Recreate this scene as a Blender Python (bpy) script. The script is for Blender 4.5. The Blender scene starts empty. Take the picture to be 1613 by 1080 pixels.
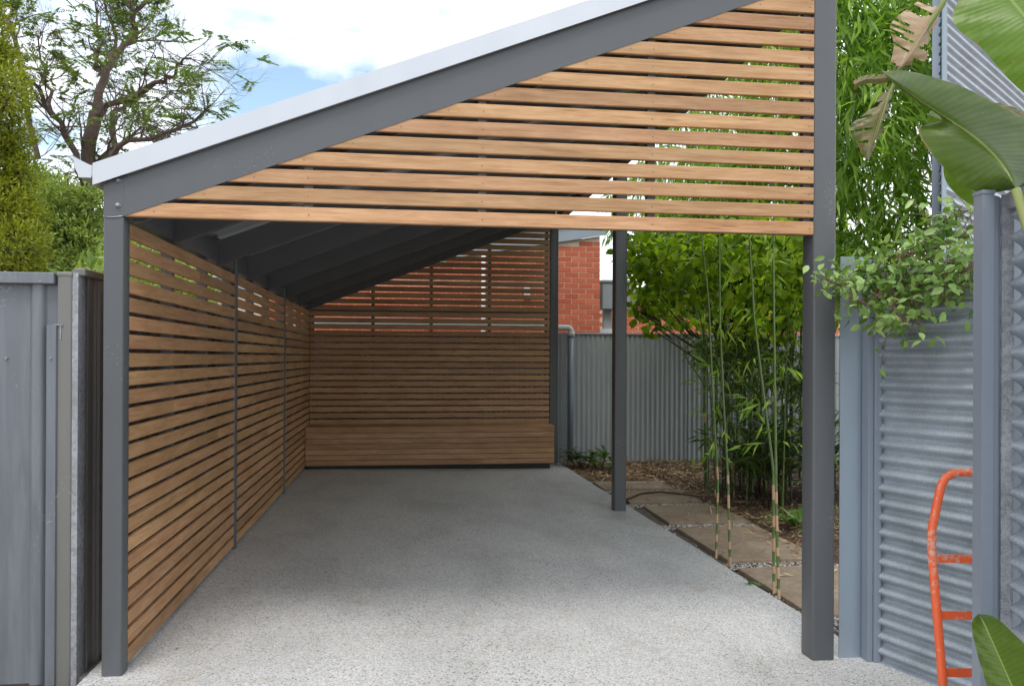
import bpy, bmesh, math, random
import numpy as np
from mathutils import Vector, Matrix, Euler
R = math.radians
rng = np.random.default_rng(7)
random.seed(7)
scene = bpy.context.scene
col = scene.collection

# ------------------------------------------------------------------ camera
ZO = 1.55                                   # eye height above the middle of the slab
FPX, YAW, PITCH, ROLL, CY = 1250.0, 0.1341, 0.0011, -0.0045, 561.8
CAM = Vector((1.3062, -3.9188, ZO))
cam_data = bpy.data.cameras.new('camera')
cam = bpy.data.objects.new('camera', cam_data); col.objects.link(cam)
cam_data.sensor_width = 36.0
cam_data.lens = 36.0 * FPX / 1613.0
cam_data.shift_y = (CY - 540.0) / 1613.0
cam_data.clip_start = 0.05; cam_data.clip_end = 800
def cam_matrix():
    B = Matrix(((1, 0, 0), (0, 0, 1), (0, -1, 0)))
    cp, sp, cy, sy, cr, sr = math.cos(PITCH), math.sin(PITCH), math.cos(YAW), math.sin(YAW), math.cos(ROLL), math.sin(ROLL)
    Rx = Matrix(((1, 0, 0), (0, cp, -sp), (0, sp, cp)))
    Rz = Matrix(((cy, sy, 0), (-sy, cy, 0), (0, 0, 1)))
    Rr = Matrix(((cr, -sr, 0), (sr, cr, 0), (0, 0, 1)))
    return Rz @ Rx @ B @ Rr
CM = cam_matrix()
cam.matrix_world = Matrix.Translation(CAM) @ (CM @ Matrix(((1, 0, 0), (0, -1, 0), (0, 0, -1)))).to_4x4()
scene.camera = cam
def at(x, y, Y):
    """world point seen at photo position x, y on the plane of depth Y (survey helper)"""
    d = CM @ Vector(((x - 806.5) / FPX, (y - CY) / FPX, 1.0))
    return CAM + d * ((Y - CAM.y) / d.y)

# ------------------------------------------------------------------ sky, sun, exposure
SUN_EL, SUN_AZ = R(64), R(200)              # azimuth clockwise from +Y: behind the camera, slightly left
world = bpy.data.worlds.new('World'); scene.world = world; world.use_nodes = True
wn = world.node_tree; wn.nodes.clear()
def N(nt, t, **kw):
    n = nt.nodes.new(t)
    for k, v in kw.items():
        if k == 'inputs':
            for i, val in v.items(): n.inputs[i].default_value = val
        else: setattr(n, k, v)
    return n
L = lambda nt, a, b: nt.links.new(a, b)
sky = N(wn, 'ShaderNodeTexSky', sky_type='NISHITA')
sky.sun_disc = False; sky.sun_elevation = SUN_EL; sky.sun_rotation = SUN_AZ
sky.air_density = 1.0; sky.dust_density = 1.0; sky.ozone_density = 1.0
tc = N(wn, 'ShaderNodeTexCoord')
mp = N(wn, 'ShaderNodeMapping'); mp.inputs['Scale'].default_value = (1.0, 1.0, 1.7); mp.inputs['Location'].default_value = (0.49, 0.12, 0.37)
n1 = N(wn, 'ShaderNodeTexNoise', inputs={'Scale': 3.1, 'Detail': 9.0, 'Roughness': 0.55, 'Distortion': 0.25})
cr = N(wn, 'ShaderNodeValToRGB'); cr.color_ramp.elements[0].position = 0.37; cr.color_ramp.elements[1].position = 0.52
n2 = N(wn, 'ShaderNodeTexNoise', inputs={'Scale': 6.0, 'Detail': 6.0, 'Roughness': 0.6})
cc = N(wn, 'ShaderNodeValToRGB'); cc.color_ramp.elements[0].position = 0.3; cc.color_ramp.elements[1].position = 0.7
cc.color_ramp.elements[0].color = (8.2, 8.5, 8.9, 1); cc.color_ramp.elements[1].color = (12.5, 12.7, 12.9, 1)
mx = N(wn, 'ShaderNodeMixRGB')
bg = N(wn, 'ShaderNodeBackground', inputs={'Strength': 0.10})
wo = N(wn, 'ShaderNodeOutputWorld')
L(wn, tc.outputs['Generated'], mp.inputs[0]); L(wn, mp.outputs[0], n1.inputs['Vector']); L(wn, mp.outputs[0], n2.inputs['Vector'])
L(wn, n1.outputs['Fac'], cr.inputs[0]); L(wn, n2.outputs['Fac'], cc.inputs[0])
sm_ = N(wn, 'ShaderNodeMixRGB', blend_type='MULTIPLY'); sm_.inputs[0].default_value = 1.0; sm_.inputs[2].default_value = (1.7, 1.65, 1.45, 1)
L(wn, sky.outputs[0], sm_.inputs[1]); L(wn, cr.outputs[0], mx.inputs[0]); L(wn, sm_.outputs[0], mx.inputs[1]); L(wn, cc.outputs[0], mx.inputs[2])
L(wn, mx.outputs[0], bg.inputs[0]); L(wn, bg.outputs[0], wo.inputs[0])
sd = bpy.data.lights.new('sun', 'SUN'); sd.energy = 1.1; sd.angle = R(20); sd.color = (1.0, 0.965, 0.92)
sun = bpy.data.objects.new('sun', sd); col.objects.link(sun)
sdir = Vector((math.sin(SUN_AZ) * math.cos(SUN_EL), math.cos(SUN_AZ) * math.cos(SUN_EL), math.sin(SUN_EL)))
sun.rotation_euler = sdir.to_track_quat('Z', 'Y').to_euler()
sun.location = (0, -4, 12)
scene.view_settings.view_transform = 'Standard'; scene.view_settings.look = 'None'
scene.view_settings.exposure = 0.78; scene.view_settings.gamma = 1.0
scene.view_settings.use_curve_mapping = False
scene.cycles.max_bounces = 8; scene.cycles.transparent_max_bounces = 8
scene.cycles.use_denoising = True

# ------------------------------------------------------------------ materials
def mat(name):
    m = bpy.data.materials.new(name); m.use_nodes = True
    nt = m.node_tree; b = nt.nodes['Principled BSDF']
    return m, nt, b
def ramp(nt, stops, fac=None):
    r = N(nt, 'ShaderNodeValToRGB'); e = r.color_ramp.elements
    while len(e) < len(stops): e.new(0.5)
    for el, (p, c) in zip(e, stops): el.position = p; el.color = (*c, 1)
    if fac is not None: L(nt, fac, r.inputs[0])
    return r
def noise(nt, vec, scale, detail=4, rough=0.55, dist=0.0):
    n = N(nt, 'ShaderNodeTexNoise', inputs={'Scale': scale, 'Detail': detail, 'Roughness': rough, 'Distortion': dist})
    if vec is not None: L(nt, vec, n.inputs['Vector'])
    return n
def mapping(nt, vec, scale=(1, 1, 1), loc=None):
    m = N(nt, 'ShaderNodeMapping'); m.inputs['Scale'].default_value = scale; L(nt, vec, m.inputs[0])
    return m
def mixc(nt, fac, a, b, mode='MIX'):
    m = N(nt, 'ShaderNodeMixRGB', blend_type=mode)
    for i, v in ((0, fac), (1, a), (2, b)):
        if isinstance(v, (int, float)): m.inputs[i].default_value = v
        elif isinstance(v, tuple): m.inputs[i].default_value = (*v, 1)
        else: L(nt, v, m.inputs[i])
    return m
def bump(nt, b, h, strength=0.3, dist=0.01):
    bm_ = N(nt, 'ShaderNodeBump', inputs={'Strength': strength, 'Distance': dist}); L(nt, h, bm_.inputs['Height']); L(nt, bm_.outputs[0], b.inputs['Normal'])

def m_wood(name, a, b_, c, rough=0.5):
    m, nt, b = mat(name)
    t = N(nt, 'ShaderNodeTexCoord'); oi = N(nt, 'ShaderNodeObjectInfo')
    off = N(nt, 'ShaderNodeVectorMath', operation='SCALE'); off.inputs['Scale'].default_value = 40.0
    comb = N(nt, 'ShaderNodeCombineXYZ'); 
    for i in range(3): L(nt, oi.outputs['Random'], comb.inputs[i])
    L(nt, comb.outputs[0], off.inputs[0])
    add = N(nt, 'ShaderNodeVectorMath', operation='ADD'); L(nt, t.outputs['Object'], add.inputs[0]); L(nt, off.outputs[0], add.inputs[1])
    g = noise(nt, mapping(nt, add.outputs[0], (1.6, 40, 26)).outputs[0], 2.0, 6, 0.62, 0.35)
    f = noise(nt, mapping(nt, add.outputs[0], (6, 220, 160)).outputs[0], 2.0, 3, 0.6)
    blot = noise(nt, mapping(nt, add.outputs[0], (1.4, 5, 5)).outputs[0], 1.6, 4, 0.6, 0.6)
    r = ramp(nt, [(0.28, a), (0.5, b_), (0.74, c)], g.outputs['Fac'])
    r2 = ramp(nt, [(0.3, (0.80, 0.78, 0.74)), (0.7, (1.08, 1.08, 1.08))], blot.outputs['Fac'])
    m1 = mixc(nt, 1.0, r.outputs[0], r2.outputs[0], 'MULTIPLY')
    r3 = ramp(nt, [(0.35, (0.84, 0.82, 0.80)), (0.6, (1.04, 1.04, 1.04))], f.outputs['Fac'])
    m2 = mixc(nt, 0.8, m1.outputs[0], r3.outputs[0], 'MULTIPLY')
    kv = N(nt, 'ShaderNodeTexVoronoi', inputs={'Scale': 1.0}); L(nt, mapping(nt, add.outputs[0], (2.2, 26, 26)).outputs[0], kv.inputs['Vector'])
    kr = ramp(nt, [(0.05, (0.42, 0.36, 0.30)), (0.16, (1, 1, 1))], kv.outputs['Distance'])
    m2 = mixc(nt, 0.55, m2.outputs[0], kr.outputs[0], 'MULTIPLY')
    hs = N(nt, 'ShaderNodeHueSaturation')
    v = N(nt, 'ShaderNodeMapRange', inputs={'From Min': 0, 'From Max': 1, 'To Min': 0.84, 'To Max': 1.14}); L(nt, oi.outputs['Random'], v.inputs[0])
    L(nt, v.outputs[0], hs.inputs['Value'])
    mo = N(nt, 'ShaderNodeMath', operation='MULTIPLY'); mo.inputs[1].default_value = 7.31; L(nt, oi.outputs['Random'], mo.inputs[0])
    fr = N(nt, 'ShaderNodeMath', operation='FRACT'); L(nt, mo.outputs[0], fr.inputs[0])
    h = N(nt, 'ShaderNodeMapRange', inputs={'To Min': 0.4925, 'To Max': 0.5015}); L(nt, fr.outputs[0], h.inputs[0]); L(nt, h.outputs[0], hs.inputs['Hue'])
    hs.inputs['Saturation'].default_value = 1.13; L(nt, m2.outputs[0], hs.inputs['Color']); L(nt, hs.outputs[0], b.inputs['Base Color'])
    b.inputs['Roughness'].default_value = rough
    bump(nt, b, f.outputs['Fac'], 0.12, 0.002)
    return m
def m_paint(name, c, rough=0.42, metal=0.0, var=0.12, wear=None, scale=3.0, streak=None, wt=(0.355, 0.42)):
    m, nt, b = mat(name)
    t = N(nt, 'ShaderNodeTexCoord')
    n = noise(nt, mapping(nt, t.outputs['Object'], (1, 1, 0.35)).outputs[0], scale, 6, 0.6)
    r = ramp(nt, [(0.3, tuple(x * (1 - var) for x in c)), (0.7, tuple(min(1, x * (1 + var)) for x in c))], n.outputs['Fac'])
    outc = r.outputs[0]
    if wear:
        w = noise(nt, t.outputs['Object'], 55, 5, 0.7); big = noise(nt, t.outputs['Object'], 2.3, 2)
        mul = N(nt, 'ShaderNodeMath', operation='MULTIPLY'); L(nt, w.outputs['Fac'], mul.inputs[0]); L(nt, big.outputs['Fac'], mul.inputs[1])
        wr = ramp(nt, [(wt[0], (0, 0, 0)), (wt[1], (0.8, 0.8, 0.8))], mul.outputs[0])
        outc = mixc(nt, wr.outputs[0], outc, wear).outputs[0]
    if streak:
        s = noise(nt, mapping(nt, t.outputs['Object'], (14, 14, 1.1)).outputs[0], 1.6, 5, 0.65, 0.4)
        sr = ramp(nt, [(0.46, (0, 0, 0)), (0.72, (0.75, 0.75, 0.75))], s.outputs['Fac'])
        outc = mixc(nt, sr.outputs[0], outc, streak).outputs[0]
    L(nt, outc, b.inputs['Base Color'])
    b.inputs['Roughness'].default_value = rough; b.inputs['Metallic'].default_value = metal
    rr = N(nt, 'ShaderNodeMapRange', inputs={'To Min': rough - 0.08, 'To Max': rough + 0.12}); L(nt, n.outputs['Fac'], rr.inputs[0]); L(nt, rr.outputs[0], b.inputs['Roughness'])
    return m
def m_galv(name, c=(0.52, 0.55, 0.58), rough=0.42, metal=0.75, grit=0.35, spangle=90):
    m, nt, b = mat(name)
    t = N(nt, 'ShaderNodeTexCoord')
    v = N(nt, 'ShaderNodeTexVoronoi', inputs={'Scale': spangle}); L(nt, t.outputs['Object'], v.inputs['Vector'])
    n = noise(nt, t.outputs['Object'], 3.0, 6, 0.65); gr = noise(nt, t.outputs['Object'], 160, 3, 0.8)
    r = ramp(nt, [(0.3, tuple(x * 0.72 for x in c)), (0.72, tuple(x * 1.15 for x in c))], n.outputs['Fac'])
    sep = N(nt, 'ShaderNodeSeparateColor'); L(nt, v.outputs['Color'], sep.inputs[0])
    r2 = ramp(nt, [(0.0, (0.80, 0.80, 0.80)), (1.0, (1.12, 1.12, 1.12))], sep.outputs[0])
    x = mixc(nt, 1.0, r.outputs[0], r2.outputs[0], 'MULTIPLY')
    r3 = ramp(nt, [(0.36, (0.45, 0.45, 0.46)), (0.52, (1, 1, 1))], gr.outputs['Fac'])
    y = mixc(nt, grit, x.outputs[0], r3.outputs[0], 'MULTIPLY')
    L(nt, y.outputs[0], b.inputs['Base Color']); b.inputs['Metallic'].default_value = metal
    q = N(nt, 'ShaderNodeMapRange', inputs={'To Min': rough - 0.06, 'To Max': rough + 0.18}); L(nt, n.outputs['Fac'], q.inputs[0]); L(nt, q.outputs[0], b.inputs['Roughness'])
    bump(nt, b, gr.outputs['Fac'], 0.12, 0.002)
    return m
def m_leaf(name, cols, rough=0.45, trans=0.4, spec=0.35, vein=False):
    m, nt, b = mat(name)
    g = N(nt, 'ShaderNodeNewGeometry'); t = N(nt, 'ShaderNodeTexCoord')
    k = len(cols)
    r = ramp(nt, [(i / (k - 1), c) for i, c in enumerate(cols)], g.outputs['Random Per Island'])
    big = noise(nt, t.outputs['Object'], 1.3, 3)
    r2 = ramp(nt, [(0.3, (0.78, 0.80, 0.78)), (0.7, (1.14, 1.12, 1.05))], big.outputs['Fac'])
    x = mixc(nt, 1.0, r.outputs[0], r2.outputs[0], 'MULTIPLY')
    L(nt, x.outputs[0], b.inputs['Base Color'])
    b.inputs['Roughness'].default_value = rough; b.inputs['Specular IOR Level'].default_value = spec
    tr = N(nt, 'ShaderNodeBsdfTranslucent')
    x2 = mixc(nt, 1.0, x.outputs[0], (1.25, 1.35, 0.55), 'MULTIPLY'); L(nt, x2.outputs[0], tr.inputs[0])
    ms = N(nt, 'ShaderNodeMixShader', inputs={0: trans}); L(nt, b.outputs[0], ms.inputs[1]); L(nt, tr.outputs[0], ms.inputs[2])
    L(nt, ms.outputs[0], nt.nodes['Material Output'].inputs[0])
    return m
def m_bark(name, a, b_):
    m, nt, b = mat(name)
    t = N(nt, 'ShaderNodeTexCoord'); n = noise(nt, mapping(nt, t.outputs['Object'], (6, 6, 1.5)).outputs[0], 3, 6, 0.7, 0.5)
    r = ramp(nt, [(0.3, a), (0.7, b_)], n.outputs['Fac']); L(nt, r.outputs[0], b.inputs['Base Color'])
    b.inputs['Roughness'].default_value = 0.9; bump(nt, b, n.outputs['Fac'], 0.5, 0.02)
    return m
def m_concrete():
    m, nt, b = mat('exposed_aggregate_concrete')
    t = N(nt, 'ShaderNodeTexCoord'); P = t.outputs['Object']
    wob = noise(nt, P, 60, 2); 
    v1 = N(nt, 'ShaderNodeTexVoronoi', inputs={'Scale': 150.0, 'Randomness': 1.0}); L(nt, P, v1.inputs['Vector'])
    v2 = N(nt, 'ShaderNodeTexVoronoi', inputs={'Scale': 70.0}); L(nt, P, v2.inputs['Vector'])
    s1 = N(nt, 'ShaderNodeSeparateColor'); L(nt, v1.outputs['Color'], s1.inputs[0])
    s2 = N(nt, 'ShaderNodeSeparateColor'); L(nt, v2.outputs['Color'], s2.inputs[0])
    base = ramp(nt, [(0.0, (0.26, 0.265, 0.28)), (0.08, (0.42, 0.42, 0.425)), (0.35, (0.54, 0.54, 0.54)), (0.7, (0.64, 0.64, 0.64)), (0.92, (0.74, 0.74, 0.735)), (1.0, (0.58, 0.51, 0.44))], s1.outputs[0])
    edge = ramp(nt, [(0.25, (1, 1, 1)), (0.62, (0.80, 0.79, 0.78))], v1.outputs['Distance'])
    x = mixc(nt, 0.7, base.outputs[0], edge.outputs[0], 'MULTIPLY')
    # sparse dark stones, clustered
    pat = noise(nt, P, 0.9, 4, 0.6); fine = noise(nt, P, 7, 3)
    thr = ramp(nt, [(0.0, (1, 1, 1)), (0.15, (1, 1, 1)), (0.17, (0, 0, 0))], s2.outputs[1])
    near = ramp(nt, [(0.30, (1, 1, 1)), (0.42, (0, 0, 0))], v2.outputs['Distance'])
    dk = mixc(nt, 1.0, thr.outputs[0], near.outputs[0], 'MULTIPLY')
    pr = ramp(nt, [(0.36, (0.15, 0.15, 0.15)), (0.6, (1, 1, 1))], pat.outputs['Fac'])
    dk2 = mixc(nt, 1.0, dk.outputs[0], pr.outputs[0], 'MULTIPLY')
    y = mixc(nt, dk2.outputs[0], x.outputs[0], (0.07, 0.075, 0.085))
    # cement paste wash and stains
    st = noise(nt, mapping(nt, P, (1.0, 0.55, 1)).outputs[0], 1.5, 6, 0.62, 0.4)
    sr = ramp(nt, [(0.30, (0.76, 0.755, 0.74)), (0.52, (0.95, 0.945, 0.935)), (0.75, (1.03, 1.02, 1.0))], st.outputs['Fac'])
    z = mixc(nt, 1.0, y.outputs[0], sr.outputs[0], 'MULTIPLY')
    sp = noise(nt, P, 5.0, 4, 0.6); spr = ramp(nt, [(0.58, (0, 0, 0)), (0.74, (0.32, 0.32, 0.32))], sp.outputs['Fac'])
    z2 = mixc(nt, spr.outputs[0], z.outputs[0], (0.30, 0.22, 0.14))
    L(nt, z2.outputs[0], b.inputs['Base Color'])
    b.inputs['Roughness'].default_value = 0.62; b.inputs['Specular IOR Level'].default_value = 0.4
    bump(nt, b, v1.outputs['Distance'], 0.35, 0.004)
    return m
def m_simple_noise(name, a, b_, scale, rough=0.9, bs=0.3, bd=0.01, c=None):
    m, nt, b = mat(name)
    t = N(nt, 'ShaderNodeTexCoord'); n = noise(nt, t.outputs['Object'], scale, 8, 0.68); n2_ = noise(nt, t.outputs['Object'], scale * 12, 4, 0.7)
    stops = [(0.3, a), (0.68, b_)] if c is None else [(0.28, a), (0.52, b_), (0.72, c)]
    r = ramp(nt, stops, n.outputs['Fac'])
    r2 = ramp(nt, [(0.3, (0.65, 0.65, 0.65)), (0.7, (1.2, 1.2, 1.2))], n2_.outputs['Fac'])
    x = mixc(nt, 0.8, r.outputs[0], r2.outputs[0], 'MULTIPLY'); L(nt, x.outputs[0], b.inputs['Base Color'])
    b.inputs['Roughness'].default_value = rough; bump(nt, b, n2_.outputs['Fac'], bs, bd)
    return m
def m_island(name, cols, rough=0.8, bmp=None):
    m, nt, b = mat(name)
    g = N(nt, 'ShaderNodeNewGeometry'); oi = N(nt, 'ShaderNodeObjectInfo'); t = N(nt, 'ShaderNodeTexCoord')
    a = N(nt, 'ShaderNodeMath', operation='ADD'); L(nt, g.outputs['Random Per Island'], a.inputs[0]); L(nt, oi.outputs['Random'], a.inputs[1])
    f = N(nt, 'ShaderNodeMath', operation='FRACT'); L(nt, a.outputs[0], f.inputs[0])
    k = len(cols); r = ramp(nt, [(i / (k - 1), c) for i, c in enumerate(cols)], f.outputs[0])
    n = noise(nt, t.outputs['Object'], bmp or 30, 5, 0.65); r2 = ramp(nt, [(0.3, (0.78, 0.78, 0.78)), (0.7, (1.12, 1.12, 1.12))], n.outputs['Fac'])
    x = mixc(nt, 1.0, r.outputs[0], r2.outputs[0], 'MULTIPLY'); L(nt, x.outputs[0], b.inputs['Base Color'])
    b.inputs['Roughness'].default_value = rough
    if bmp: bump(nt, b, n.outputs['Fac'], 0.3, 0.004)
    return m

WOOD = m_wood('timber_slat', (0.36, 0.202, 0.105), (0.475, 0.297, 0.172), (0.565, 0.382, 0.24))
STEEL = m_paint('charcoal_painted_steel', (0.088, 0.0935, 0.101), 0.38, 0.0, 0.06, wear=(0.17, 0.175, 0.18))
STEELD = m_paint('dark_steel', (0.085, 0.088, 0.092), 0.45, 0.0, 0.08)
ZINC = m_paint('zincalume_flashing', (0.50, 0.52, 0.555), 0.30, 0.6, 0.05)
GALV = m_galv('weathered_galvanised_iron', (0.40, 0.45, 0.50), 0.30, 0.25, 0.40, 300)
GALVP = m_paint('grey_zinc_post', (0.235, 0.27, 0.325), 0.36, 0.25, 0.07)
GALVR = m_galv('rough_galvanised_edge', (0.36, 0.37, 0.40), 0.5, 0.3, 0.7, 60)
FENCEB = m_paint('pale_grey_fence_paint', (0.34, 0.37, 0.385), 0.5, 0.0, 0.08, streak=(0.27, 0.29, 0.30))
GATE = m_paint('blue_grey_gate_paint', (0.135, 0.150, 0.172), 0.36, 0.0, 0.14, wear=(0.30, 0.31, 0.32), streak=(0.19, 0.205, 0.225))
GATEP = m_paint('warm_grey_post_paint', (0.155, 0.155, 0.145), 0.4, 0.0, 0.1, wear=(0.3, 0.3, 0.29))
FENCEL = m_paint('brown_grey_fence_paint', (0.14, 0.132, 0.125), 0.45, 0.0, 0.1)
BLUEFL = m_paint('blue_grey_flashing', (0.22, 0.29, 0.33), 0.4, 0.2, 0.08)
CONC = m_concrete()
SOIL = m_simple_noise('garden_soil', (0.05, 0.03, 0.018), (0.13, 0.078, 0.046), 2.5, 0.95, 0.8, 0.03, (0.19, 0.12, 0.075))
PAVER = m_simple_noise('sandstone_paver', (0.225, 0.165, 0.11), (0.32, 0.245, 0.17), 2.2, 0.85, 0.25, 0.004, (0.385, 0.31, 0.23))
GRAVELBED = m_simple_noise('gravel_bed', (0.10, 0.085, 0.07), (0.22, 0.19, 0.16), 12, 0.95, 0.8, 0.01)
PEBBLE = m_island('pebble', [(0.24, 0.21, 0.19), (0.50, 0.46, 0.42), (0.62, 0.58, 0.54), (0.30, 0.24, 0.19), (0.70, 0.67, 0.63)], 0.7)
LITTER = m_island('leaf_litter', [(0.16, 0.09, 0.045), (0.34, 0.22, 0.11), (0.50, 0.37, 0.21), (0.24, 0.14, 0.07), (0.60, 0.48, 0.31)], 0.8)
BRICK = m_island('red_brick', [(0.46, 0.105, 0.052), (0.57, 0.145, 0.072), (0.51, 0.12, 0.06), (0.62, 0.17, 0.09)], 0.85, 45)
MORTAR = m_simple_noise('mortar', (0.62, 0.50, 0.39), (0.74, 0.62, 0.50), 9, 0.95)
WHITE = m_paint('white_paint', (0.74, 0.76, 0.77), 0.4, 0.0, 0.05)
PVC = m_paint('grey_white_pipe', (0.60, 0.62, 0.63), 0.4, 0.0, 0.08)
METALGREY = m_paint('mid_grey_sheet', (0.30, 0.33, 0.35), 0.45, 0.1, 0.08)
FASCIA = m_paint('fascia_blue_grey', (0.28, 0.32, 0.37), 0.45, 0.0, 0.06)
ORANGE = m_paint('orange_trolley_paint', (0.68, 0.105, 0.028), 0.38, 0.0, 0.14, wear=(0.50, 0.36, 0.30), wt=(0.325, 0.385))
RUBBER = m_paint('black_rubber', (0.03, 0.03, 0.03), 0.8)
HOSE = m_paint('brown_hose', (0.11, 0.055, 0.035), 0.6)
SCREW = m_paint('screw_steel', (0.20, 0.16, 0.13), 0.35, 0.8)
BOLT = m_galv('galvanised_bolt', (0.34, 0.36, 0.39), 0.4, 0.7, 0.1)
LF_GOLD = m_leaf('golden_conifer_leaf', [(0.10, 0.14, 0.015), (0.24, 0.27, 0.028), (0.38, 0.39, 0.045), (0.17, 0.21, 0.022)], 0.6, 0.4)
LF_JAC = m_leaf('jacaranda_leaf', [(0.07, 0.11, 0.03), (0.12, 0.18, 0.045), (0.18, 0.25, 0.065)], 0.55, 0.4)
LF_SHR = m_leaf('shrub_leaf', [(0.11, 0.17, 0.035), (0.19, 0.27, 0.065), (0.30, 0.38, 0.11), (0.40, 0.45, 0.15)], 0.5, 0.4)
LF_BRD = m_leaf('broad_leaf', [(0.08, 0.17, 0.014), (0.18, 0.30, 0.022), (0.32, 0.46, 0.035), (0.43, 0.54, 0.06)], 0.4, 0.6)
LF_BAM = m_leaf('bamboo_leaf', [(0.10, 0.20, 0.02), (0.17, 0.31, 0.035), (0.27, 0.44, 0.06), (0.40, 0.55, 0.12)], 0.38, 0.5)
LF_DK = m_leaf('dark_strap_leaf', [(0.035, 0.08, 0.016), (0.07, 0.135, 0.026), (0.13, 0.215, 0.04), (0.20, 0.29, 0.06)], 0.38, 0.3)
LF_MID = m_leaf('glossy_strap_leaf', [(0.06, 0.14, 0.02), (0.12, 0.24, 0.035), (0.2, 0.32, 0.06)], 0.35, 0.3)
LF_VINE = m_leaf('vine_leaf', [(0.10, 0.19, 0.04), (0.18, 0.31, 0.075), (0.28, 0.43, 0.13), (0.40, 0.54, 0.23)], 0.33, 0.3)
BARK_J = m_bark('jacaranda_bark', (0.06, 0.042, 0.035), (0.15, 0.105, 0.085))
BARK_D = m_bark('dark_bark', (0.035, 0.025, 0.018), (0.09, 0.06, 0.045))
VSTEM = m_bark('vine_stem_bark', (0.16, 0.10, 0.07), (0.26, 0.17, 0.12))
CULM = m_paint('green_bamboo_culm', (0.075, 0.125, 0.02), 0.35, 0.0, 0.25)
CULMD = m_paint('dark_bamboo_culm', (0.035, 0.045, 0.022), 0.4, 0.0, 0.3)
SHEATH = m_paint('bamboo_sheath', (0.42, 0.27, 0.155), 0.7, 0.0, 0.2)
def m_bigleaf(name, a, b_, rib, trans=0.35, brown=0.0):
    m, nt, b = mat(name)
    at_ = N(nt, 'ShaderNodeUVMap'); sx = N(nt, 'ShaderNodeSeparateXYZ'); L(nt, at_.outputs[0], sx.inputs[0])
    t = N(nt, 'ShaderNodeTexCoord')
    # side veins: fine bands that leave the midrib; u = along, v = across (0.5 on the rib)
    w = N(nt, 'ShaderNodeTexWave', wave_type='BANDS', bands_direction='X', inputs={'Scale': 11.0, 'Distortion': 1.2, 'Detail': 2.0, 'Detail Scale': 1.5})
    L(nt, mapping(nt, at_.outputs[0], (1.0, 0.16, 1)).outputs[0], w.inputs['Vector'])
    n = noise(nt, t.outputs['Object'], 5, 5, 0.6)
    r = ramp(nt, [(0.3, a), (0.7, b_)], n.outputs['Fac'])
    r2 = ramp(nt, [(0.0, (0.90, 0.91, 0.88)), (1.0, (1.05, 1.05, 1.03))], w.outputs['Fac'])
    x = mixc(nt, 0.8, r.outputs[0], r2.outputs[0], 'MULTIPLY')
    d = N(nt, 'ShaderNodeMath', operation='SUBTRACT'); d.inputs[1].default_value = 0.5; L(nt, sx.outputs[1], d.inputs[0])
    ab = N(nt, 'ShaderNodeMath', operation='ABSOLUTE'); L(nt, d.outputs[0], ab.inputs[0])
    rb = ramp(nt, [(0.006, (1, 1, 1)), (0.018, (0, 0, 0))], ab.outputs[0])
    y = mixc(nt, rb.outputs[0], x.outputs[0], rib)
    edge = ramp(nt, [(0.478, (0, 0, 0)), (0.497, (1, 1, 1))], ab.outputs[0])
    en = noise(nt, t.outputs['Object'], 9, 3); er = ramp(nt, [(0.5, (0, 0, 0)), (0.62, (1, 1, 1))], en.outputs['Fac'])
    em = mixc(nt, 1.0, edge.outputs[0], er.outputs[0], 'MULTIPLY')
    y2 = mixc(nt, em.outputs[0], y.outputs[0], (0.36, 0.21, 0.12))
    sp = noise(nt, t.outputs['Object'], 26, 3, 0.6); spr = ramp(nt, [(0.70 - brown, (0, 0, 0)), (0.76 - brown, (1, 1, 1))], sp.outputs['Fac'])
    z = mixc(nt, spr.outputs[0], y2.outputs[0], (0.30, 0.17, 0.09))
    L(nt, z.outputs[0], b.inputs['Base Color']); b.inputs['Roughness'].default_value = 0.38; b.inputs['Specular IOR Level'].default_value = 0.45
    tr = N(nt, 'ShaderNodeBsdfTranslucent'); tcx = mixc(nt, 1.0, z.outputs[0], (1.25, 1.3, 0.5), 'MULTIPLY'); L(nt, tcx.outputs[0], tr.inputs[0])
    ms = N(nt, 'ShaderNodeMixShader', inputs={0: trans}); L(nt, b.outputs[0], ms.inputs[1]); L(nt, tr.outputs[0], ms.inputs[2])
    L(nt, ms.outputs[0], nt.nodes['Material Output'].inputs[0])
    bump(nt, b, w.outputs['Fac'], 0.10, 0.004)
    return m
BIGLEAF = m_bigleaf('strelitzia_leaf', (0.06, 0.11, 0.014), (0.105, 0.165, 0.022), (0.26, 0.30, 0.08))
BIGLEAFL = m_bigleaf('light_strelitzia_leaf', (0.10, 0.19, 0.022), (0.155, 0.255, 0.034), (0.25, 0.34, 0.09), 0.45, 0.03)  # paler green; on the upper right leaf it stands for sun shining through
DEADLEAF = m_bigleaf('dead_strelitzia_leaf', (0.30, 0.19, 0.12), (0.46, 0.33, 0.22), (0.5, 0.4, 0.28), 0.25)
HALFDEAD = m_bigleaf('withering_strelitzia_leaf', (0.10, 0.13, 0.04), (0.22, 0.18, 0.09), (0.4, 0.33, 0.2), 0.25, 0.12)
STALK = m_paint('strelitzia_stalk', (0.20, 0.23, 0.075), 0.5, 0.0, 0.2)

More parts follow.
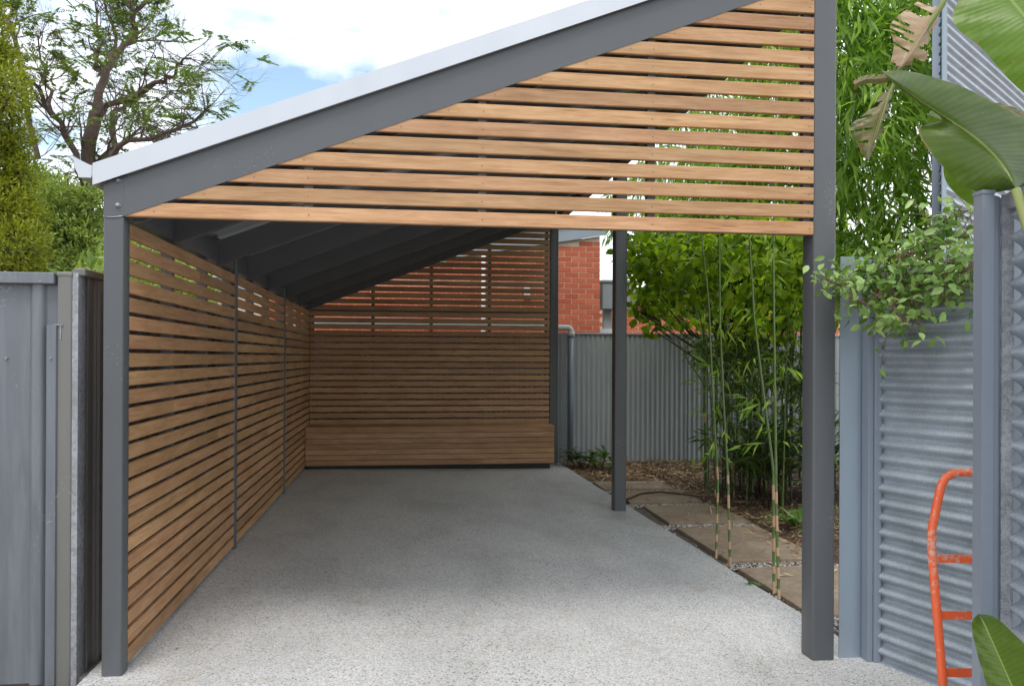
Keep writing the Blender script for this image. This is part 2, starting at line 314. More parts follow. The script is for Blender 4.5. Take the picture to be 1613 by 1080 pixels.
# ------------------------------------------------------------------ mesh helpers
class MB:
    def __init__(s): s.v = []; s.f = []; s.mi = []; s.uv = None
    def add(s, vs, fs, mi=0):
        o = len(s.v); s.v += [tuple(v) for v in vs]; s.f += [tuple(i + o for i in f) for f in fs]; s.mi += [mi] * len(fs); return s
    def box(s, a, b, mi=0, bev=0.0):
        x0, y0, z0 = (min(a[i], b[i]) for i in range(3)); x1, y1, z1 = (max(a[i], b[i]) for i in range(3))
        if bev <= 0:
            vs = [(x0, y0, z0), (x1, y0, z0), (x1, y1, z0), (x0, y1, z0), (x0, y0, z1), (x1, y0, z1), (x1, y1, z1), (x0, y1, z1)]
            return s.add(vs, [(0, 3, 2, 1), (4, 5, 6, 7), (0, 1, 5, 4), (1, 2, 6, 5), (2, 3, 7, 6), (3, 0, 4, 7)], mi)
        bm = bmesh.new(); bmesh.ops.create_cube(bm, size=1.0)
        bmesh.ops.scale(bm, vec=(x1 - x0, y1 - y0, z1 - z0), verts=bm.verts)
        bmesh.ops.translate(bm, vec=((x0 + x1) / 2, (y0 + y1) / 2, (z0 + z1) / 2), verts=bm.verts)
        bmesh.ops.bevel(bm, geom=bm.edges[:], offset=bev, segments=2, profile=0.5, affect='EDGES')
        bm.verts.index_update(); s.add([v.co[:] for v in bm.verts], [[v.index for v in f.verts] for f in bm.faces], mi); bm.free(); return s
    def post(s, x0, x1, y0, y1, z0, z1, r=0.008, mi=0):
        """hollow-section post with rounded vertical corners; z1 may be a function of x"""
        pts = []
        for cx, cy, a0 in ((x1 - r, y0 + r, -90), (x1 - r, y1 - r, 0), (x0 + r, y1 - r, 90), (x0 + r, y0 + r, 180)):
            for k in range(4):
                a = R(a0 + 30 * k); pts.append((cx + r * math.cos(a), cy + r * math.sin(a)))
        n = len(pts); top = (lambda p: z1(p[0])) if callable(z1) else (lambda p: z1)
        vs = [(p[0], p[1], z0) for p in pts] + [(p[0], p[1], top(p)) for p in pts]
        return s.add(vs, [(i, (i + 1) % n, n + (i + 1) % n, n + i) for i in range(n)] + [tuple(range(n))[::-1], tuple(range(n, 2 * n))], mi)
    def prism(s, prof, o, u, v, w, mi=0):
        """closed profile (list of 2d) in plane u,v at o swept by vector w"""
        o, u, v, w = Vector(o), Vector(u), Vector(v), Vector(w); n = len(prof)
        a = [o + u * p[0] + v * p[1] for p in prof]; vs = a + [p + w for p in a]
        return s.add(vs, [(i, (i + 1) % n, n + (i + 1) % n, n + i) for i in range(n)] + [tuple(range(n))[::-1], tuple(range(n, 2 * n))], mi)
    def tube(s, pts, rad, seg=8, mi=0, cap=True, mis=None):
        pts = [Vector(p) for p in pts]; n = len(pts)
        rad = [rad] * n if isinstance(rad, (int, float)) else rad
        rings = []; prev = None
        for i, p in enumerate(pts):
            t = (pts[min(i + 1, n - 1)] - pts[max(i - 1, 0)]).normalized()
            ref = Vector((0, 0, 1)) if abs(t.z) < 0.9 else Vector((1, 0, 0))
            if prev is None: u = t.cross(ref).normalized()
            else: u = (prev - t * prev.dot(t)).normalized()
            prev = u; w = t.cross(u)
            rings.append([p + (u * math.cos(2 * math.pi * k / seg) + w * math.sin(2 * math.pi * k / seg)) * rad[i] for k in range(seg)])
        o = len(s.v); s.v += [tuple(q) for r in rings for q in r]
        for i in range(n - 1):
            for k in range(seg):
                a, b = o + i * seg + k, o + i * seg + (k + 1) % seg
                s.f.append((a, b, b + seg, a + seg)); s.mi.append(mis[i] if mis else mi)
        if cap:
            s.f.append(tuple(o + k for k in range(seg))[::-1]); s.mi.append(mi)
            s.f.append(tuple(o + (n - 1) * seg + k for k in range(seg))); s.mi.append(mi)
        return s
    def data(s, name, mats, smooth=False):
        me = bpy.data.meshes.new(name); me.from_pydata(s.v, [], s.f)
        for m in (mats if isinstance(mats, (list, tuple)) else [mats]): me.materials.append(m)
        me.polygons.foreach_set('material_index', s.mi)
        if smooth: me.polygons.foreach_set('use_smooth', [True] * len(me.polygons))
        me.update(); return me
    def build(s, name, mats, parent=None, smooth=False, loc=None):
        o = bpy.data.objects.new(name, s.data(name, mats, smooth)); col.objects.link(o)
        if parent: o.parent = parent
        if loc is not None: o.location = loc
        return o
def smooth_by_angle(o, ang=40):
    me = o.data; bm = bmesh.new(); bm.from_mesh(me)
    for f in bm.faces: f.smooth = True
    for e in bm.edges:
        e.smooth = not (len(e.link_faces) == 2 and e.calc_face_angle(0) > R(ang))
    bm.to_mesh(me); bm.free(); return o
def tag(o, label=None, cat=None, group=None, kind=None):
    for k, v in (('label', label), ('category', cat), ('group', group), ('kind', kind)):
        if v: o[k] = v
    return o
def empty(name, loc, label, cat, group=None):
    o = bpy.data.objects.new(name, None); col.objects.link(o); o.location = loc; o.empty_display_size = 0.2
    return tag(o, label, cat, group)
def put(o, parent, loc=(0, 0, 0)):
    """parent without moving: geometry given in world coordinates"""
    o.parent = parent; o.location = Vector(loc) - parent.location
    return o
def corr(a, b, z0, z1, amp, pitch, axis, per=8, flip=1):
    """corrugated sheet between ground points a and b (2d); axis 'v' vertical flutes, 'h' horizontal flutes"""
    a, b = Vector((a[0], a[1])), Vector((b[0], b[1])); d = b - a; Ln = d.length; d.normalize(); n = Vector((d.y, -d.x)) * flip
    mb = MB()
    if axis == 'v':
        m = int(Ln / pitch * per) + 1
        cols_ = [(a + d * (Ln * i / m) + n * (amp * math.sin(2 * math.pi * (Ln * i / m) / pitch))) for i in range(m + 1)]
        vs = [(c.x, c.y, z0) for c in cols_] + [(c.x, c.y, z1) for c in cols_]
        mb.add(vs, [(i, i + 1, m + 2 + i, m + 1 + i) for i in range(m)])
    else:
        m = int((z1 - z0) / pitch * per) + 1; q = max(2, int(Ln / 0.25))
        vs = []
        for i in range(m + 1):
            z = z0 + (z1 - z0) * i / m; off = amp * math.sin(2 * math.pi * (z - z0) / pitch)
            for j in range(q + 1):
                p = a + d * (Ln * j / q) + n * (off + 0.002 * math.sin(7 * j + i * 0.05)); vs.append((p.x, p.y, z))
        mb.add(vs, [(i * (q + 1) + j, i * (q + 1) + j + 1, (i + 1) * (q + 1) + j + 1, (i + 1) * (q + 1) + j) for i in range(m) for j in range(q)])
    return mb
def leaves(name, mats, P, D, Nn, ln, wd, parent=None, style='six', droop=0.15):
    """many leaves in one mesh: P base points, D directions, Nn normals, ln/wd sizes"""
    P = np.asarray(P, float); D = np.asarray(D, float); Nn = np.asarray(Nn, float); n = len(P)
    ln = np.broadcast_to(np.asarray(ln, float), (n,))[:, None]; wd = np.broadcast_to(np.asarray(wd, float), (n,))[:, None]
    D = D / (np.linalg.norm(D, axis=1, keepdims=True) + 1e-9)
    S = np.cross(D, Nn); S /= (np.linalg.norm(S, axis=1, keepdims=True) + 1e-9); U = np.cross(S, D)
    if style == 'six':      # base, two sides low, two sides high, tip: 4 faces with a fold on the midrib
        V = np.stack([P, P + D * ln * 0.35 - S * wd * 0.5 + U * wd * 0.12, P + D * ln * 0.38 + U * -wd * 0.02, P + D * ln * 0.35 + S * wd * 0.5 + U * wd * 0.12,
                      P + D * ln - U * ln * droop], 1)
        F = [(0, 2, 1), (0, 3, 2), (1, 2, 4), (2, 3, 4)]; k = 5
    elif style == 'round':  # rounder leaf, 8 outline points folded on the midrib
        V = np.stack([P, P + D * ln * 0.22 - S * wd * 0.42 + U * wd * 0.1, P + D * ln * 0.58 - S * wd * 0.5 + U * wd * 0.1, P + D * ln - U * ln * droop,
                      P + D * ln * 0.58 + S * wd * 0.5 + U * wd * 0.1, P + D * ln * 0.22 + S * wd * 0.42 + U * wd * 0.1, P + D * ln * 0.5 - U * wd * 0.05], 1)
        F = [(0, 6, 1), (1, 6, 2), (2, 6, 3), (3, 6, 4), (4, 6, 5), (5, 6, 0)]; k = 7
    elif style == 'strap':  # long arching blade
        V = np.stack([P - S * wd * 0.25, P + S * wd * 0.25, P + D * ln * 0.35 - S * wd * 0.5, P + D * ln * 0.35 + S * wd * 0.5,
                      P + D * ln * 0.7 - S * wd * 0.4 - U * ln * droop * 0.4, P + D * ln * 0.7 + S * wd * 0.4 - U * ln * droop * 0.4, P + D * ln - U * ln * droop * 1.2], 1)
        F = [(0, 1, 3, 2), (2, 3, 5, 4), (4, 5, 6)]; k = 7
    else:                   # 'four': folded rhombus
        V = np.stack([P, P + D * ln * 0.45 - S * wd * 0.5, P + D * ln - U * ln * droop, P + D * ln * 0.45 + S * wd * 0.5], 1)
        F = [(0, 3, 2, 1)]; k = 4
    V = V.reshape(-1, 3)
    sizes = np.array([len(f) for f in F]); loops = np.concatenate([np.array(f) for f in F])
    allloops = (np.arange(n)[:, None] * k + loops[None, :]).ravel(); totals = np.tile(sizes, n); starts = np.concatenate([[0], np.cumsum(totals)[:-1]])
    me = bpy.data.meshes.new(name); me.vertices.add(len(V)); me.vertices.foreach_set('co', V.ravel().astype(np.float32))
    me.loops.add(len(allloops)); me.loops.foreach_set('vertex_index', allloops.astype(np.int32))
    me.polygons.add(len(totals)); me.polygons.foreach_set('loop_start', starts.astype(np.int32)); me.polygons.foreach_set('loop_total', totals.astype(np.int32))
    for m in (mats if isinstance(mats, (list, tuple)) else [mats]): me.materials.append(m)
    me.update(calc_edges=True); me.validate()
    o = bpy.data.objects.new(name, me); col.objects.link(o)
    if parent: put(o, parent)
    return o
def rdir(n, up=0.0):
    v = rng.normal(size=(n, 3)); v /= np.linalg.norm(v, axis=1, keepdims=True); v[:, 2] += up; return v / np.linalg.norm(v, axis=1, keepdims=True)
def rot_local(o, parent): return o

# ------------------------------------------------------------------ setting: ground, slab, path
def slabz(x, y):
    y_ = min(max(y, 0), 6.85) / 6.85; x_ = min(max(x, -0.3), 4.4) / 3.45
    zl = -1.495 + 0.005 * y_; zr = -1.583 + 0.055 * y_
    return ZO + zl + (zr - zl) * x_
def slab_right(y):
    return 3.785 - 0.0335 * y if y > 0.12 else 4.5
mb = MB(); S = 260
nx = [-S, -60, -20, -8, -4, -2, 0, 2, 4, 6, 8, 12, 20, 60, S]; ny = [-S, -60, -20, -8, -4, 0, 4, 8, 12, 20, 60, S]
mb.add([(x, y, -0.16) for y in ny for x in nx], [(j * len(nx) + i, j * len(nx) + i + 1, (j + 1) * len(nx) + i + 1, (j + 1) * len(nx) + i) for j in range(len(ny) - 1) for i in range(len(nx) - 1)])
g = mb.build('ground', SOIL); tag(g, 'bare brown soil under and around everything', None, None, 'structure')
# slab with its skewed right edge
ys = [-9, -6, -4, -3, -2, -1.2, -0.6, -0.2, 0.1, 0.14, 0.5, 1, 1.5, 2, 2.5, 3, 3.5, 4, 4.5, 5, 5.5, 6, 6.5, 7, 7.5]
nxs = 14; vs = []
for y in ys:
    xr = slab_right(y)
    for i in range(nxs + 1):
        x = -0.16 + (xr + 0.16) * i / nxs; wob = 0.0 if i < nxs else 0.006 * math.sin(y * 3.1) * (y > 0.13)
        vs.append((x + wob, y, slabz(x, y)))
W_ = nxs + 1; fs = [(j * W_ + i, j * W_ + i + 1, (j + 1) * W_ + i + 1, (j + 1) * W_ + i) for j in range(len(ys) - 1) for i in range(nxs)]
o_ = len(vs); bot = [(v[0], v[1], -0.15) for v in vs]
edge = [i for i in range(nxs + 1)] + [j * W_ + nxs for j in range(1, len(ys))] + [(len(ys) - 1) * W_ + i for i in range(nxs - 1, -1, -1)] + [j * W_ for j in range(len(ys) - 2, 0, -1)]
for a, b in zip(edge, edge[1:] + edge[:1]): fs.append((a, a + o_, b + o_, b))
mb = MB(); mb.add(vs + bot, fs); s_ = mb.build('driveway', CONC); tag(s_, 'pale exposed aggregate concrete slab under the carport', None, None, 'structure')

# garden bed to the right of the slab
def bedz(x, y):
    return -0.062 + 0.035 * math.sin(x * 2.1 + 0.5) * math.sin(y * 1.7) * (x > 4.7) + 0.02 * math.sin(x * 5.3 + y * 4.1) * (x > 4.7) + max(0, y - 6.4) * 0.05
mb = MB(); gx = np.linspace(3.45, 9.5, 60); gy = np.linspace(0.05, 7.75, 70)
mb.add([(x, y, bedz(x, y) - (0.03 if x < 4.75 else 0)) for y in gy for x in gx], [(j * 60 + i, j * 60 + i + 1, (j + 1) * 60 + i + 1, (j + 1) * 60 + i) for j in range(69) for i in range(59)])
bed = mb.build('garden_bed', SOIL, None, True); tag(bed, 'brown mulched garden soil beside the slab', None, None, 'structure')
pathb = MB(); 
py = np.linspace(0.5, 6.3, 40); 
pathb.add([(x, y, -0.083 + 0.006 * math.sin(9 * y + 5 * x)) for y in py for x in (3.50, 3.9, 4.3, 4.76)], [(j * 4 + i, j * 4 + i + 1, (j + 1) * 4 + i + 1, (j + 1) * 4 + i) for j in range(39) for i in range(3)])
path = pathb.build('garden_path', GRAVELBED, None, True); tag(path, 'pebble strip with square stone pavers beside the slab', None, None, 'structure')
for (x0, x1, y0, y1) in ((3.84, 4.62, 0.75, 1.88), (3.86, 4.66, 2.08, 3.34), (3.87, 4.70, 3.52, 4.42), (3.80, 4.62, 4.62, 5.38), (3.72, 4.60, 5.52, 6.12)):
    p = MB().box((-(x1 - x0) / 2, -(y1 - y0) / 2, -0.04), ((x1 - x0) / 2, (y1 - y0) / 2, 0.022), 0, 0.007).build('paver', PAVER, path, False, ((x0 + x1) / 2, (y0 + y1) / 2, -0.07))
    p.rotation_euler = (R(random.uniform(-.4, .4)), R(random.uniform(-.5, .5)), R(random.uniform(-1.2, 0.4)))
# pebbles between the pavers
bm = bmesh.new()
ico = bmesh.new(); bmesh.ops.create_icosphere(ico, subdivisions=1, radius=1.0); iv = np.array([v.co[:] for v in ico.verts]); ico.verts.index_update(); iff = [[v.index for v in f.verts] for f in ico.faces]; ico.free(); bm.free()
def scatter_blobs(name, mat_, pts, rad):
    vs_, fs_ = [], []
    for p, r in zip(pts, rad):
        sc = r * rng.uniform(0.7, 1.25, 3) * np.array([1, 1, 0.7]); a = rng.uniform(0, 6.28); c, s = math.cos(a), math.sin(a)
        q = iv * sc; q = np.stack([q[:, 0] * c - q[:, 1] * s, q[:, 0] * s + q[:, 1] * c, q[:, 2]], 1) + p
        o = len(vs_); vs_ += q.tolist(); fs_ += [[i + o for i in f] for f in iff]
    m_ = MB(); m_.add(vs_, fs_); return m_.build(name, mat_, None, True)
pp = []
for (y0, y1) in ((1.885, 2.075), (3.345, 3.515), (4.425, 4.615), (5.385, 5.515), (0.5, 0.745), (6.125, 6.25)):
    k = int((y1 - y0) * 2600); pp += [(x, y, -0.070) for x, y in zip(rng.uniform(3.66, 4.70, k), rng.uniform(y0, y1, k))]
k = 900; yy = rng.uniform(0.6, 6.2, k); pp += [(slab_right(y) + abs(rng.normal(0, 0.035)) + 0.012, y, -0.072) for y in yy]
peb = scatter_blobs('pebbles', PEBBLE, pp, rng.uniform(0.006, 0.013, len(pp))); tag(peb, 'small pale pebbles in the joints between the stone pavers', 'pebbles', None, 'stuff')
# dry leaf litter
k = 8200; lx = 3.8 + np.abs(rng.normal(1.5, 1.3, k)); ly = rng.uniform(0.8, 7.6, k)
keep = ~((lx < 4.72) & (ly < 6.2) & (rng.random(k) > np.where(lx > 4.42, 0.35, 0.05))); lx, ly = lx[keep], ly[keep]
k2 = 2600; ly2 = rng.uniform(6.2, 7.65, k2); lx2 = rng.uniform(3.62, 6.4, k2); lx = np.concatenate([lx, lx2]); ly = np.concatenate([ly, ly2])
P = np.array([(x, y, (bedz(x, y) + 0.006 if x > 4.72 or y > 6.2 else -0.043) + 0.02 * rng.random()) for x, y in zip(lx, ly)]); n = len(P)
D = rdir(n); D[:, 2] *= 0.25; Nn = rdir(n); Nn[:, 2] = np.abs(Nn[:, 2]) + 1.0
lit = leaves('leaf_litter', LITTER, P, D, Nn, rng.uniform(0.04, 0.15, n), rng.uniform(0.008, 0.024, n), None, 'six', 0.1)
tag(lit, 'dry brown bamboo leaves lying on the garden soil', 'leaf litter', None, 'stuff')
k = 170; P = np.stack([rng.uniform(3.85, 4.7, k), rng.uniform(0.8, 6.0, k), np.full(k, -0.044)], 1); D = rdir(k); D[:, 2] = 0.02
tw = leaves('fallen_twigs', LITTER, P, D, np.tile([0, 0, 1.0], (k, 1)), rng.uniform(0.04, 0.16, k), rng.uniform(0.004, 0.009, k), None, 'six', 0.02)
tag(tw, 'thin fallen twigs scattered over the stone pavers', 'twigs', None, 'stuff')

# ------------------------------------------------------------------ carport
carport = empty('carport', (1.74, 3.7, 0.0), 'charcoal steel lean-to carport with horizontal timber slat screens', 'carport')
def cpart(mb, name, m, smooth=False, parent=None):
    o = mb.build(name, m, None, smooth); put(o, carport) if parent is None else None
    if parent is not None: o.parent = parent; o.location = Vector((0, 0, 0))
    return o
SL = 0.3872                                   # roof fall per metre
def bz(x): return ZO + 0.652 + SL * x         # underside of the rafters
YF, YB = 0.0, 7.33
ROOFX1 = 3.66
# posts
post_specs = [(-0.090, 0.0, 0.0, 0.090, lambda x: ZO + 0.6485), (3.433, 3.558, 0.0, 0.125, lambda x: bz(x) + 0.2),
              (3.420, 3.545, 3.93, 4.055, lambda x: bz(x) - 0.001), (3.372, 3.497, 7.33, 7.455, lambda x: bz(x) - 0.001),
              (-0.092, 0.006, 2.465, 2.545, lambda x: ZO + 0.76), (-0.092, 0.006, 4.985, 5.065, lambda x: ZO + 0.76), (-0.092, -0.002, 7.36, 7.45, lambda x: ZO + 0.70)]
for (x0, x1, y0, y1, zt) in post_specs:
    o = MB().post(x0, x1, y0, y1, slabz((x0 + x1) / 2, (y0 + y1) / 2) - 0.01, zt, 0.009 if x1 - x0 < .1 else 0.012).build('post', STEEL); smooth_by_angle(o, 35); put(o, carport)
# sloped members
cs = math.cos(math.atan(SL)); dirx = Vector((1, 0, SL)).normalized()
def rafter(name, y0, y1, x0, x1, depth_v, m, prof):
    """C section along the roof slope; profile in (y, z) relative to the underside"""
    o = MB()
    a = Vector((x0, 0, bz(x0))); w = Vector((x1 - x0, 0, SL * (x1 - x0)))
    o.prism(prof, a, (0, 1, 0), (0, 0, 1), w)
    ob = o.build(name, m); return put(ob, carport)
DV = 0.19
fq = MB().prism([(0.0, 0.0), (0.075, 0.0), (0.075, 0.012), (0.008, 0.012), (0.008, DV - 0.012), (0.075, DV - 0.012), (0.075, DV), (0.0, DV)], (0.0005, 0, bz(0.0005)), (0, 1, 0), (0, 0, 1), (3.432, 0, SL * 3.432))
fq.prism([(-0.089, 0.6495), (0.0, 0.6515), (0.0, 0.652 + DV), (-0.089, 0.652 + DV - 0.089 * SL)], (0, 0, ZO), (1, 0, 0), (0, 0, 1), (0, 0.08, 0))
put(fq.build('fascia_beam', STEEL), carport)
for i in range(1, 8):
    y = -0.21 + 1.07 * i
    y = min(y, 7.255)
    rafter('rafter', 0, 0, -0.02, 3.43, DV, STEELD, [(y, 0.0), (y + 0.062, 0.0), (y + 0.062, 0.022), (y + 0.056, 0.022), (y + 0.056, 0.006), (y + 0.006, 0.006), (y + 0.006, DV), (y, DV)])
# bolts and weld at the front corner
for zz in (0.818, 0.702):
    q = MB(); c = Vector((-0.025, 0.0, ZO + zz)); q.tube([c + Vector((0, 0.002, 0)), c + Vector((0, -0.004, 0))], 0.0125, 14)
    q.tube([c + Vector((0, -0.004, 0)), c + Vector((0, -0.009, 0)), c + Vector((0, -0.012, 0))], [0.0105, 0.009, 0.004], 12); put(q.build('bolt', BOLT, None, True), carport)
put(MB().tube([(-0.089, -0.001, ZO + 0.648), (-0.05, -0.003, ZO + 0.646), (-0.02, -0.003, ZO + 0.650), (0.0, -0.001, ZO + 0.655)], 0.003, 6).build('weld_seam', BOLT, None, True), carport)
# eave beam over the side screen and the high-side beam
put(MB().box((-0.085, 0.095, ZO + 0.664), (-0.012, 7.42, ZO + 0.80)).build('eave_beam', STEELD), carport)
put(MB().box((3.44, 0.13, ZO + 0.652 + SL * 3.43), (3.55, 7.45, ZO + 0.652 + SL * 3.43 + 0.18)).build('high_side_beam', STEELD), carport)
# roof sheet (corrugated along the slope), barge flashing, gutter
mb = MB(); m_ = int(7.7 / 0.076 * 6); vs = []
for i in range(m_ + 1):
    y = 0.0 + 7.6 * i / m_; h = 0.009 * math.sin(2 * math.pi * y / 0.076)
    for x in (-0.15, 1.8, ROOFX1): vs.append((x, y, bz(x) + DV + 0.036 + h))
mb.add(vs, [(i * 3 + j, i * 3 + j + 1, i * 3 + j + 4, i * 3 + j + 3) for i in range(m_) for j in range(2)])
rs = mb.build('roof_sheet', ZINC, None, True); put(rs, carport)
flp = [(-0.028, -0.004), (-0.026, -0.004), (-0.024, 0.003), (-0.024, 0.094), (0.13, 0.100), (0.13, 0.103), (-0.028, 0.097)]
x0, x1 = -0.128, ROOFX1; a = Vector((x0, 0, bz(x0) + DV)); w = Vector((x1 - x0, 0, SL * (x1 - x0)))
put(MB().prism(flp, a, (0, 1, 0), (0, 0, 1), w).build('barge_flashing', ZINC), carport)
gz = ZO
gp = [(-0.132, 0.878), (-0.150, 0.886), (-0.216, 0.917), (-0.224, 0.923), (-0.226, 0.915), (-0.210, 0.899), (-0.207, 0.868), (-0.193, 0.838), (-0.189, 0.822), (-0.134, 0.822)]
put(MB().prism([(p[0], p[1] + gz) for p in gp], (0, -0.026, 0), (1, 0, 0), (0, 0, 1), (0, 0.004, 0)).build('gutter_stop_end', ZINC), carport)
gopen = [(-0.134, 0.88), (-0.134, 0.822), (-0.189, 0.822), (-0.193, 0.838), (-0.207, 0.868), (-0.210, 0.899), (-0.226, 0.915), (-0.224, 0.923)]
gin = [(p[0] + (0.003 if p[0] < -0.16 else -0.003), p[1] + 0.003) for p in gopen[::-1]]
put(MB().prism([(p[0], p[1] + gz) for p in gopen + gin], (0, -0.022, 0), (1, 0, 0), (0, 0, 1), (0, 7.7, 0)).build('gutter', ZINC), carport)
# grey roof batten between the front rafters, parallel to the slope
a, b = at(345, 373, 1.62), at(424, 350, 1.62)
q = MB(); dx = (b - a); q.prism([(-0.045, -0.012), (0.045, -0.012), (0.03, 0.03), (-0.03, 0.03)], a, (0, 1, 0), (0, 0, 1), Vector((dx.x * 1.6, 0, dx.x * 1.6 * SL)))
put(q.build('roof_batten', METALGREY), carport)

# slats: one shared mesh for each length
slat_cache = {}
SLH, SLT = 0.0685, 0.020
def slat_mesh(length, cut=None):
    key = (round(length, 3), cut)
    if key in slat_cache: return slat_cache[key]
    h, t = SLH, SLT; c = 0.0035
    prof = [(0, c), (c, 0), (t, 0), (t, h), (c, h), (0, h - c)]          # (depth, height), eased front edges
    mb = MB(); n = len(prof)
    l0 = [(-length / 2 + (z / SL if cut else 0.0)) for (_, z) in prof]
    vs = [(l, p[0], p[1]) for l, p in zip(l0, prof)] + [(length / 2, p[0], p[1]) for p in prof]
    mb.add(vs, [(i, n + i, n + (i + 1) % n, (i + 1) % n) for i in range(n)] + [tuple(range(n)), tuple(range(n, 2 * n))[::-1]])
    slat_cache[key] = mb.data('slat', WOOD); return slat_cache[key]
def slat(length, center, rotz, parent, cut=None):
    o = bpy.data.objects.new('slat', slat_mesh(length, cut)); col.objects.link(o); o.parent = parent
    o.location = Vector(center) - parent.location - (parent.parent.location if parent.parent else Vector())
    o.rotation_euler = (R(random.uniform(-.3, .3)), 0, rotz + R(random.uniform(-.02, .02))); return o
def frame(name, mb, m=STEELD):
    o = mb.build(name, m); put(o, carport); return o
screws = []                                   # (x, y, z, normal)
# front gable screen
fm = MB(); STUDX = [at(x, 330, 0)[0] for x in (485, 760, 1028)]
for sx in STUDX: fm.box((sx - 0.02, 0.026, ZO + 0.655), (sx + 0.02, 0.066, bz(sx) + 0.01))
fm.box((3.385, 0.026, ZO + 0.655), (3.431, 0.066, bz(3.40)))
fm.prism([(0.078, -0.03), (0.11, -0.03), (0.11, 0.01), (0.078, 0.01)], (0.02, 0, bz(0.02)), (0, 1, 0), (0, 0, 1), (3.39, 0, 3.39 * SL))
fm.box((0.03, 0.027, ZO + 0.650), (3.41, 0.033, ZO + 0.668))
gable = frame('gable_screen', fm)
XR = 3.4315
for k in range(15):
    z = ZO + 0.6525 + 0.0895 * k
    xl = max(0.003, (z - 0.005 - bz(0)) / SL + 0.008)
    if xl > 3.2: break
    zs = z
    o = slat(XR - xl, ((XR + xl) / 2, 0.003, zs), 0, gable, 1)
    for sx in STUDX + [3.405]:
        if sx > xl + 0.2: screws.append((sx + random.uniform(-.004, .004), 0.003, z + SLH * 0.45, 'y'))
    screws.append((xl + 0.13, 0.003, z + SLH * 0.4, 'y'))
# side screen (left): three bays of 24 slats
PZ = 0.0884; Z0 = ZO - 1.468
sm = MB()
for sy in (0.86, 1.645, 2.395, 3.30, 4.10, 4.90, 5.80, 6.55, 7.28): sm.box((-0.085, sy, slabz(0, 3) + 0.003), (-0.0225, sy + 0.05, ZO + 0.664))
side = frame('side_screen', sm)
bays = [(0.092, 2.463), (2.547, 4.983), (5.067, 7.328)]
for (y0, y1) in bays:
    for k in range(24):
        z = Z0 + PZ * k
        cuts = [y0, y1]
        if random.random() < 0.3:
            c = random.choice([0.30, 0.55, 0.78]) + random.uniform(-.05, .05); cuts = [y0, y0 + (y1 - y0) * c, y1]
        for a, b in zip(cuts, cuts[1:]):
            slat(round(b - a - 0.0008, 3), (-0.001, (a + b) / 2, z), R(90), side)
# back screen: 24 rows plus the raked rows above
bk = MB()
for sx in (0.03, 0.86, 1.672, 2.50, 3.325): bk.box((sx - 0.023, YB + 0.022, slabz(sx, 6.8) + 0.003), (sx + 0.023, YB + 0.08, bz(sx) - 0.001))
bk.box((0.055, YB + 0.023, ZO + 0.605), (3.3, YB + 0.08, ZO + 0.675))
back = frame('back_screen', bk)
for k in range(38):
    z = Z0 + PZ * k
    if k >= 24: z += 0.002
    if z < ZO - 1.06 and False: continue
    xl = 0.003 if k < 24 else max(0.003, (z - 0.006 - bz(0)) / SL + 0.01)
    if xl > 3.25: break
    if k < 24:
        if random.random() < 0.35:
            c = random.uniform(0.3, 0.7) * 3.36
            slat(round(c - xl, 3), ((c + xl) / 2, YB, z), 0, back); slat(round(3.369 - c - .001, 3), ((3.369 + c) / 2, YB, z), 0, back)
        else: slat(round(3.369 - xl, 3), ((3.369 + xl) / 2, YB, z), 0, back)
    else: slat(3.369 - xl, ((3.369 + xl) / 2, YB, z), 0, back, 1)
# screw heads too small to count
q = MB()
for (x, y, z, _) in screws: q.tube([(x, y + 0.002, z), (x, y - 0.0012, z)], 0.0036, 8)
so = q.build('screw_heads', SCREW); put(so, carport); so['kind'] = 'stuff'

# ------------------------------------------------------------------ storage bench
bench = empty('storage_bench', (1.68, 7.0, slabz(1.7, 6.9)), 'long timber storage bench box along the back screen', 'bench')
BY = 6.85
pl = MB().box((0.02, BY + 0.05, slabz(1.7, 6.9) - 0.03), (3.30, YB - 0.01, ZO - 1.44)); put(pl.build('plinth', RUBBER), bench)
put(MB().box((0.012, BY + 0.021, ZO - 1.455), (3.335, YB - 0.004, ZO - 0.965)).build('carcass', STEELD), bench)
bx0, bx1 = 0.004, 3.352
def board(name, w, d, h, loc):
    mb = MB().box((-w / 2, -d / 2, -h / 2), (w / 2, d / 2, h / 2), 0, 0.003); o = mb.build(name, WOOD, bench); o.location = Vector(loc) - bench.location; return o
for k in range(7):
    z = ZO - 1.445 + 0.0725 * k + 0.033
    if random.random() < 0.45:
        c = random.uniform(0.8, 2.5)
        board('front_board', c - bx0 - .001, 0.019, 0.0665, ((c + bx0) / 2, BY + 0.0095, z)); board('front_board', bx1 - c - .001, 0.019, 0.0665, ((c + bx1) / 2, BY + 0.0095, z))
    else: board('front_board', bx1 - bx0, 0.019, 0.0665, ((bx0 + bx1) / 2, BY + 0.0095, z))
for k in range(5):
    y = BY - 0.008 + 0.0945 * k + 0.045; board('lid_board', bx1 - bx0 + 0.006, 0.090, 0.021, ((bx0 + bx1) / 2, y, ZO - 0.9435))
for k in range(7):
    z = ZO - 1.445 + 0.0725 * k + 0.033
    o = MB().box((-0.22, -0.0095, -0.033), (0.22, 0.0095, 0.033), 0, 0.003).build('end_board', WOOD, bench); o.rotation_euler = (0, 0, R(90)); o.location = Vector((bx1 - 0.0095 - 0.003, BY + 0.245, z)) - bench.location
for sx in (1.0, 2.66): put(MB().box((sx - 0.05, YB - 0.06, ZO - 0.9325), (sx + 0.05, YB - 0.012, ZO - 0.926), 0, 0.002).build('lid_hinge', BOLT), bench)

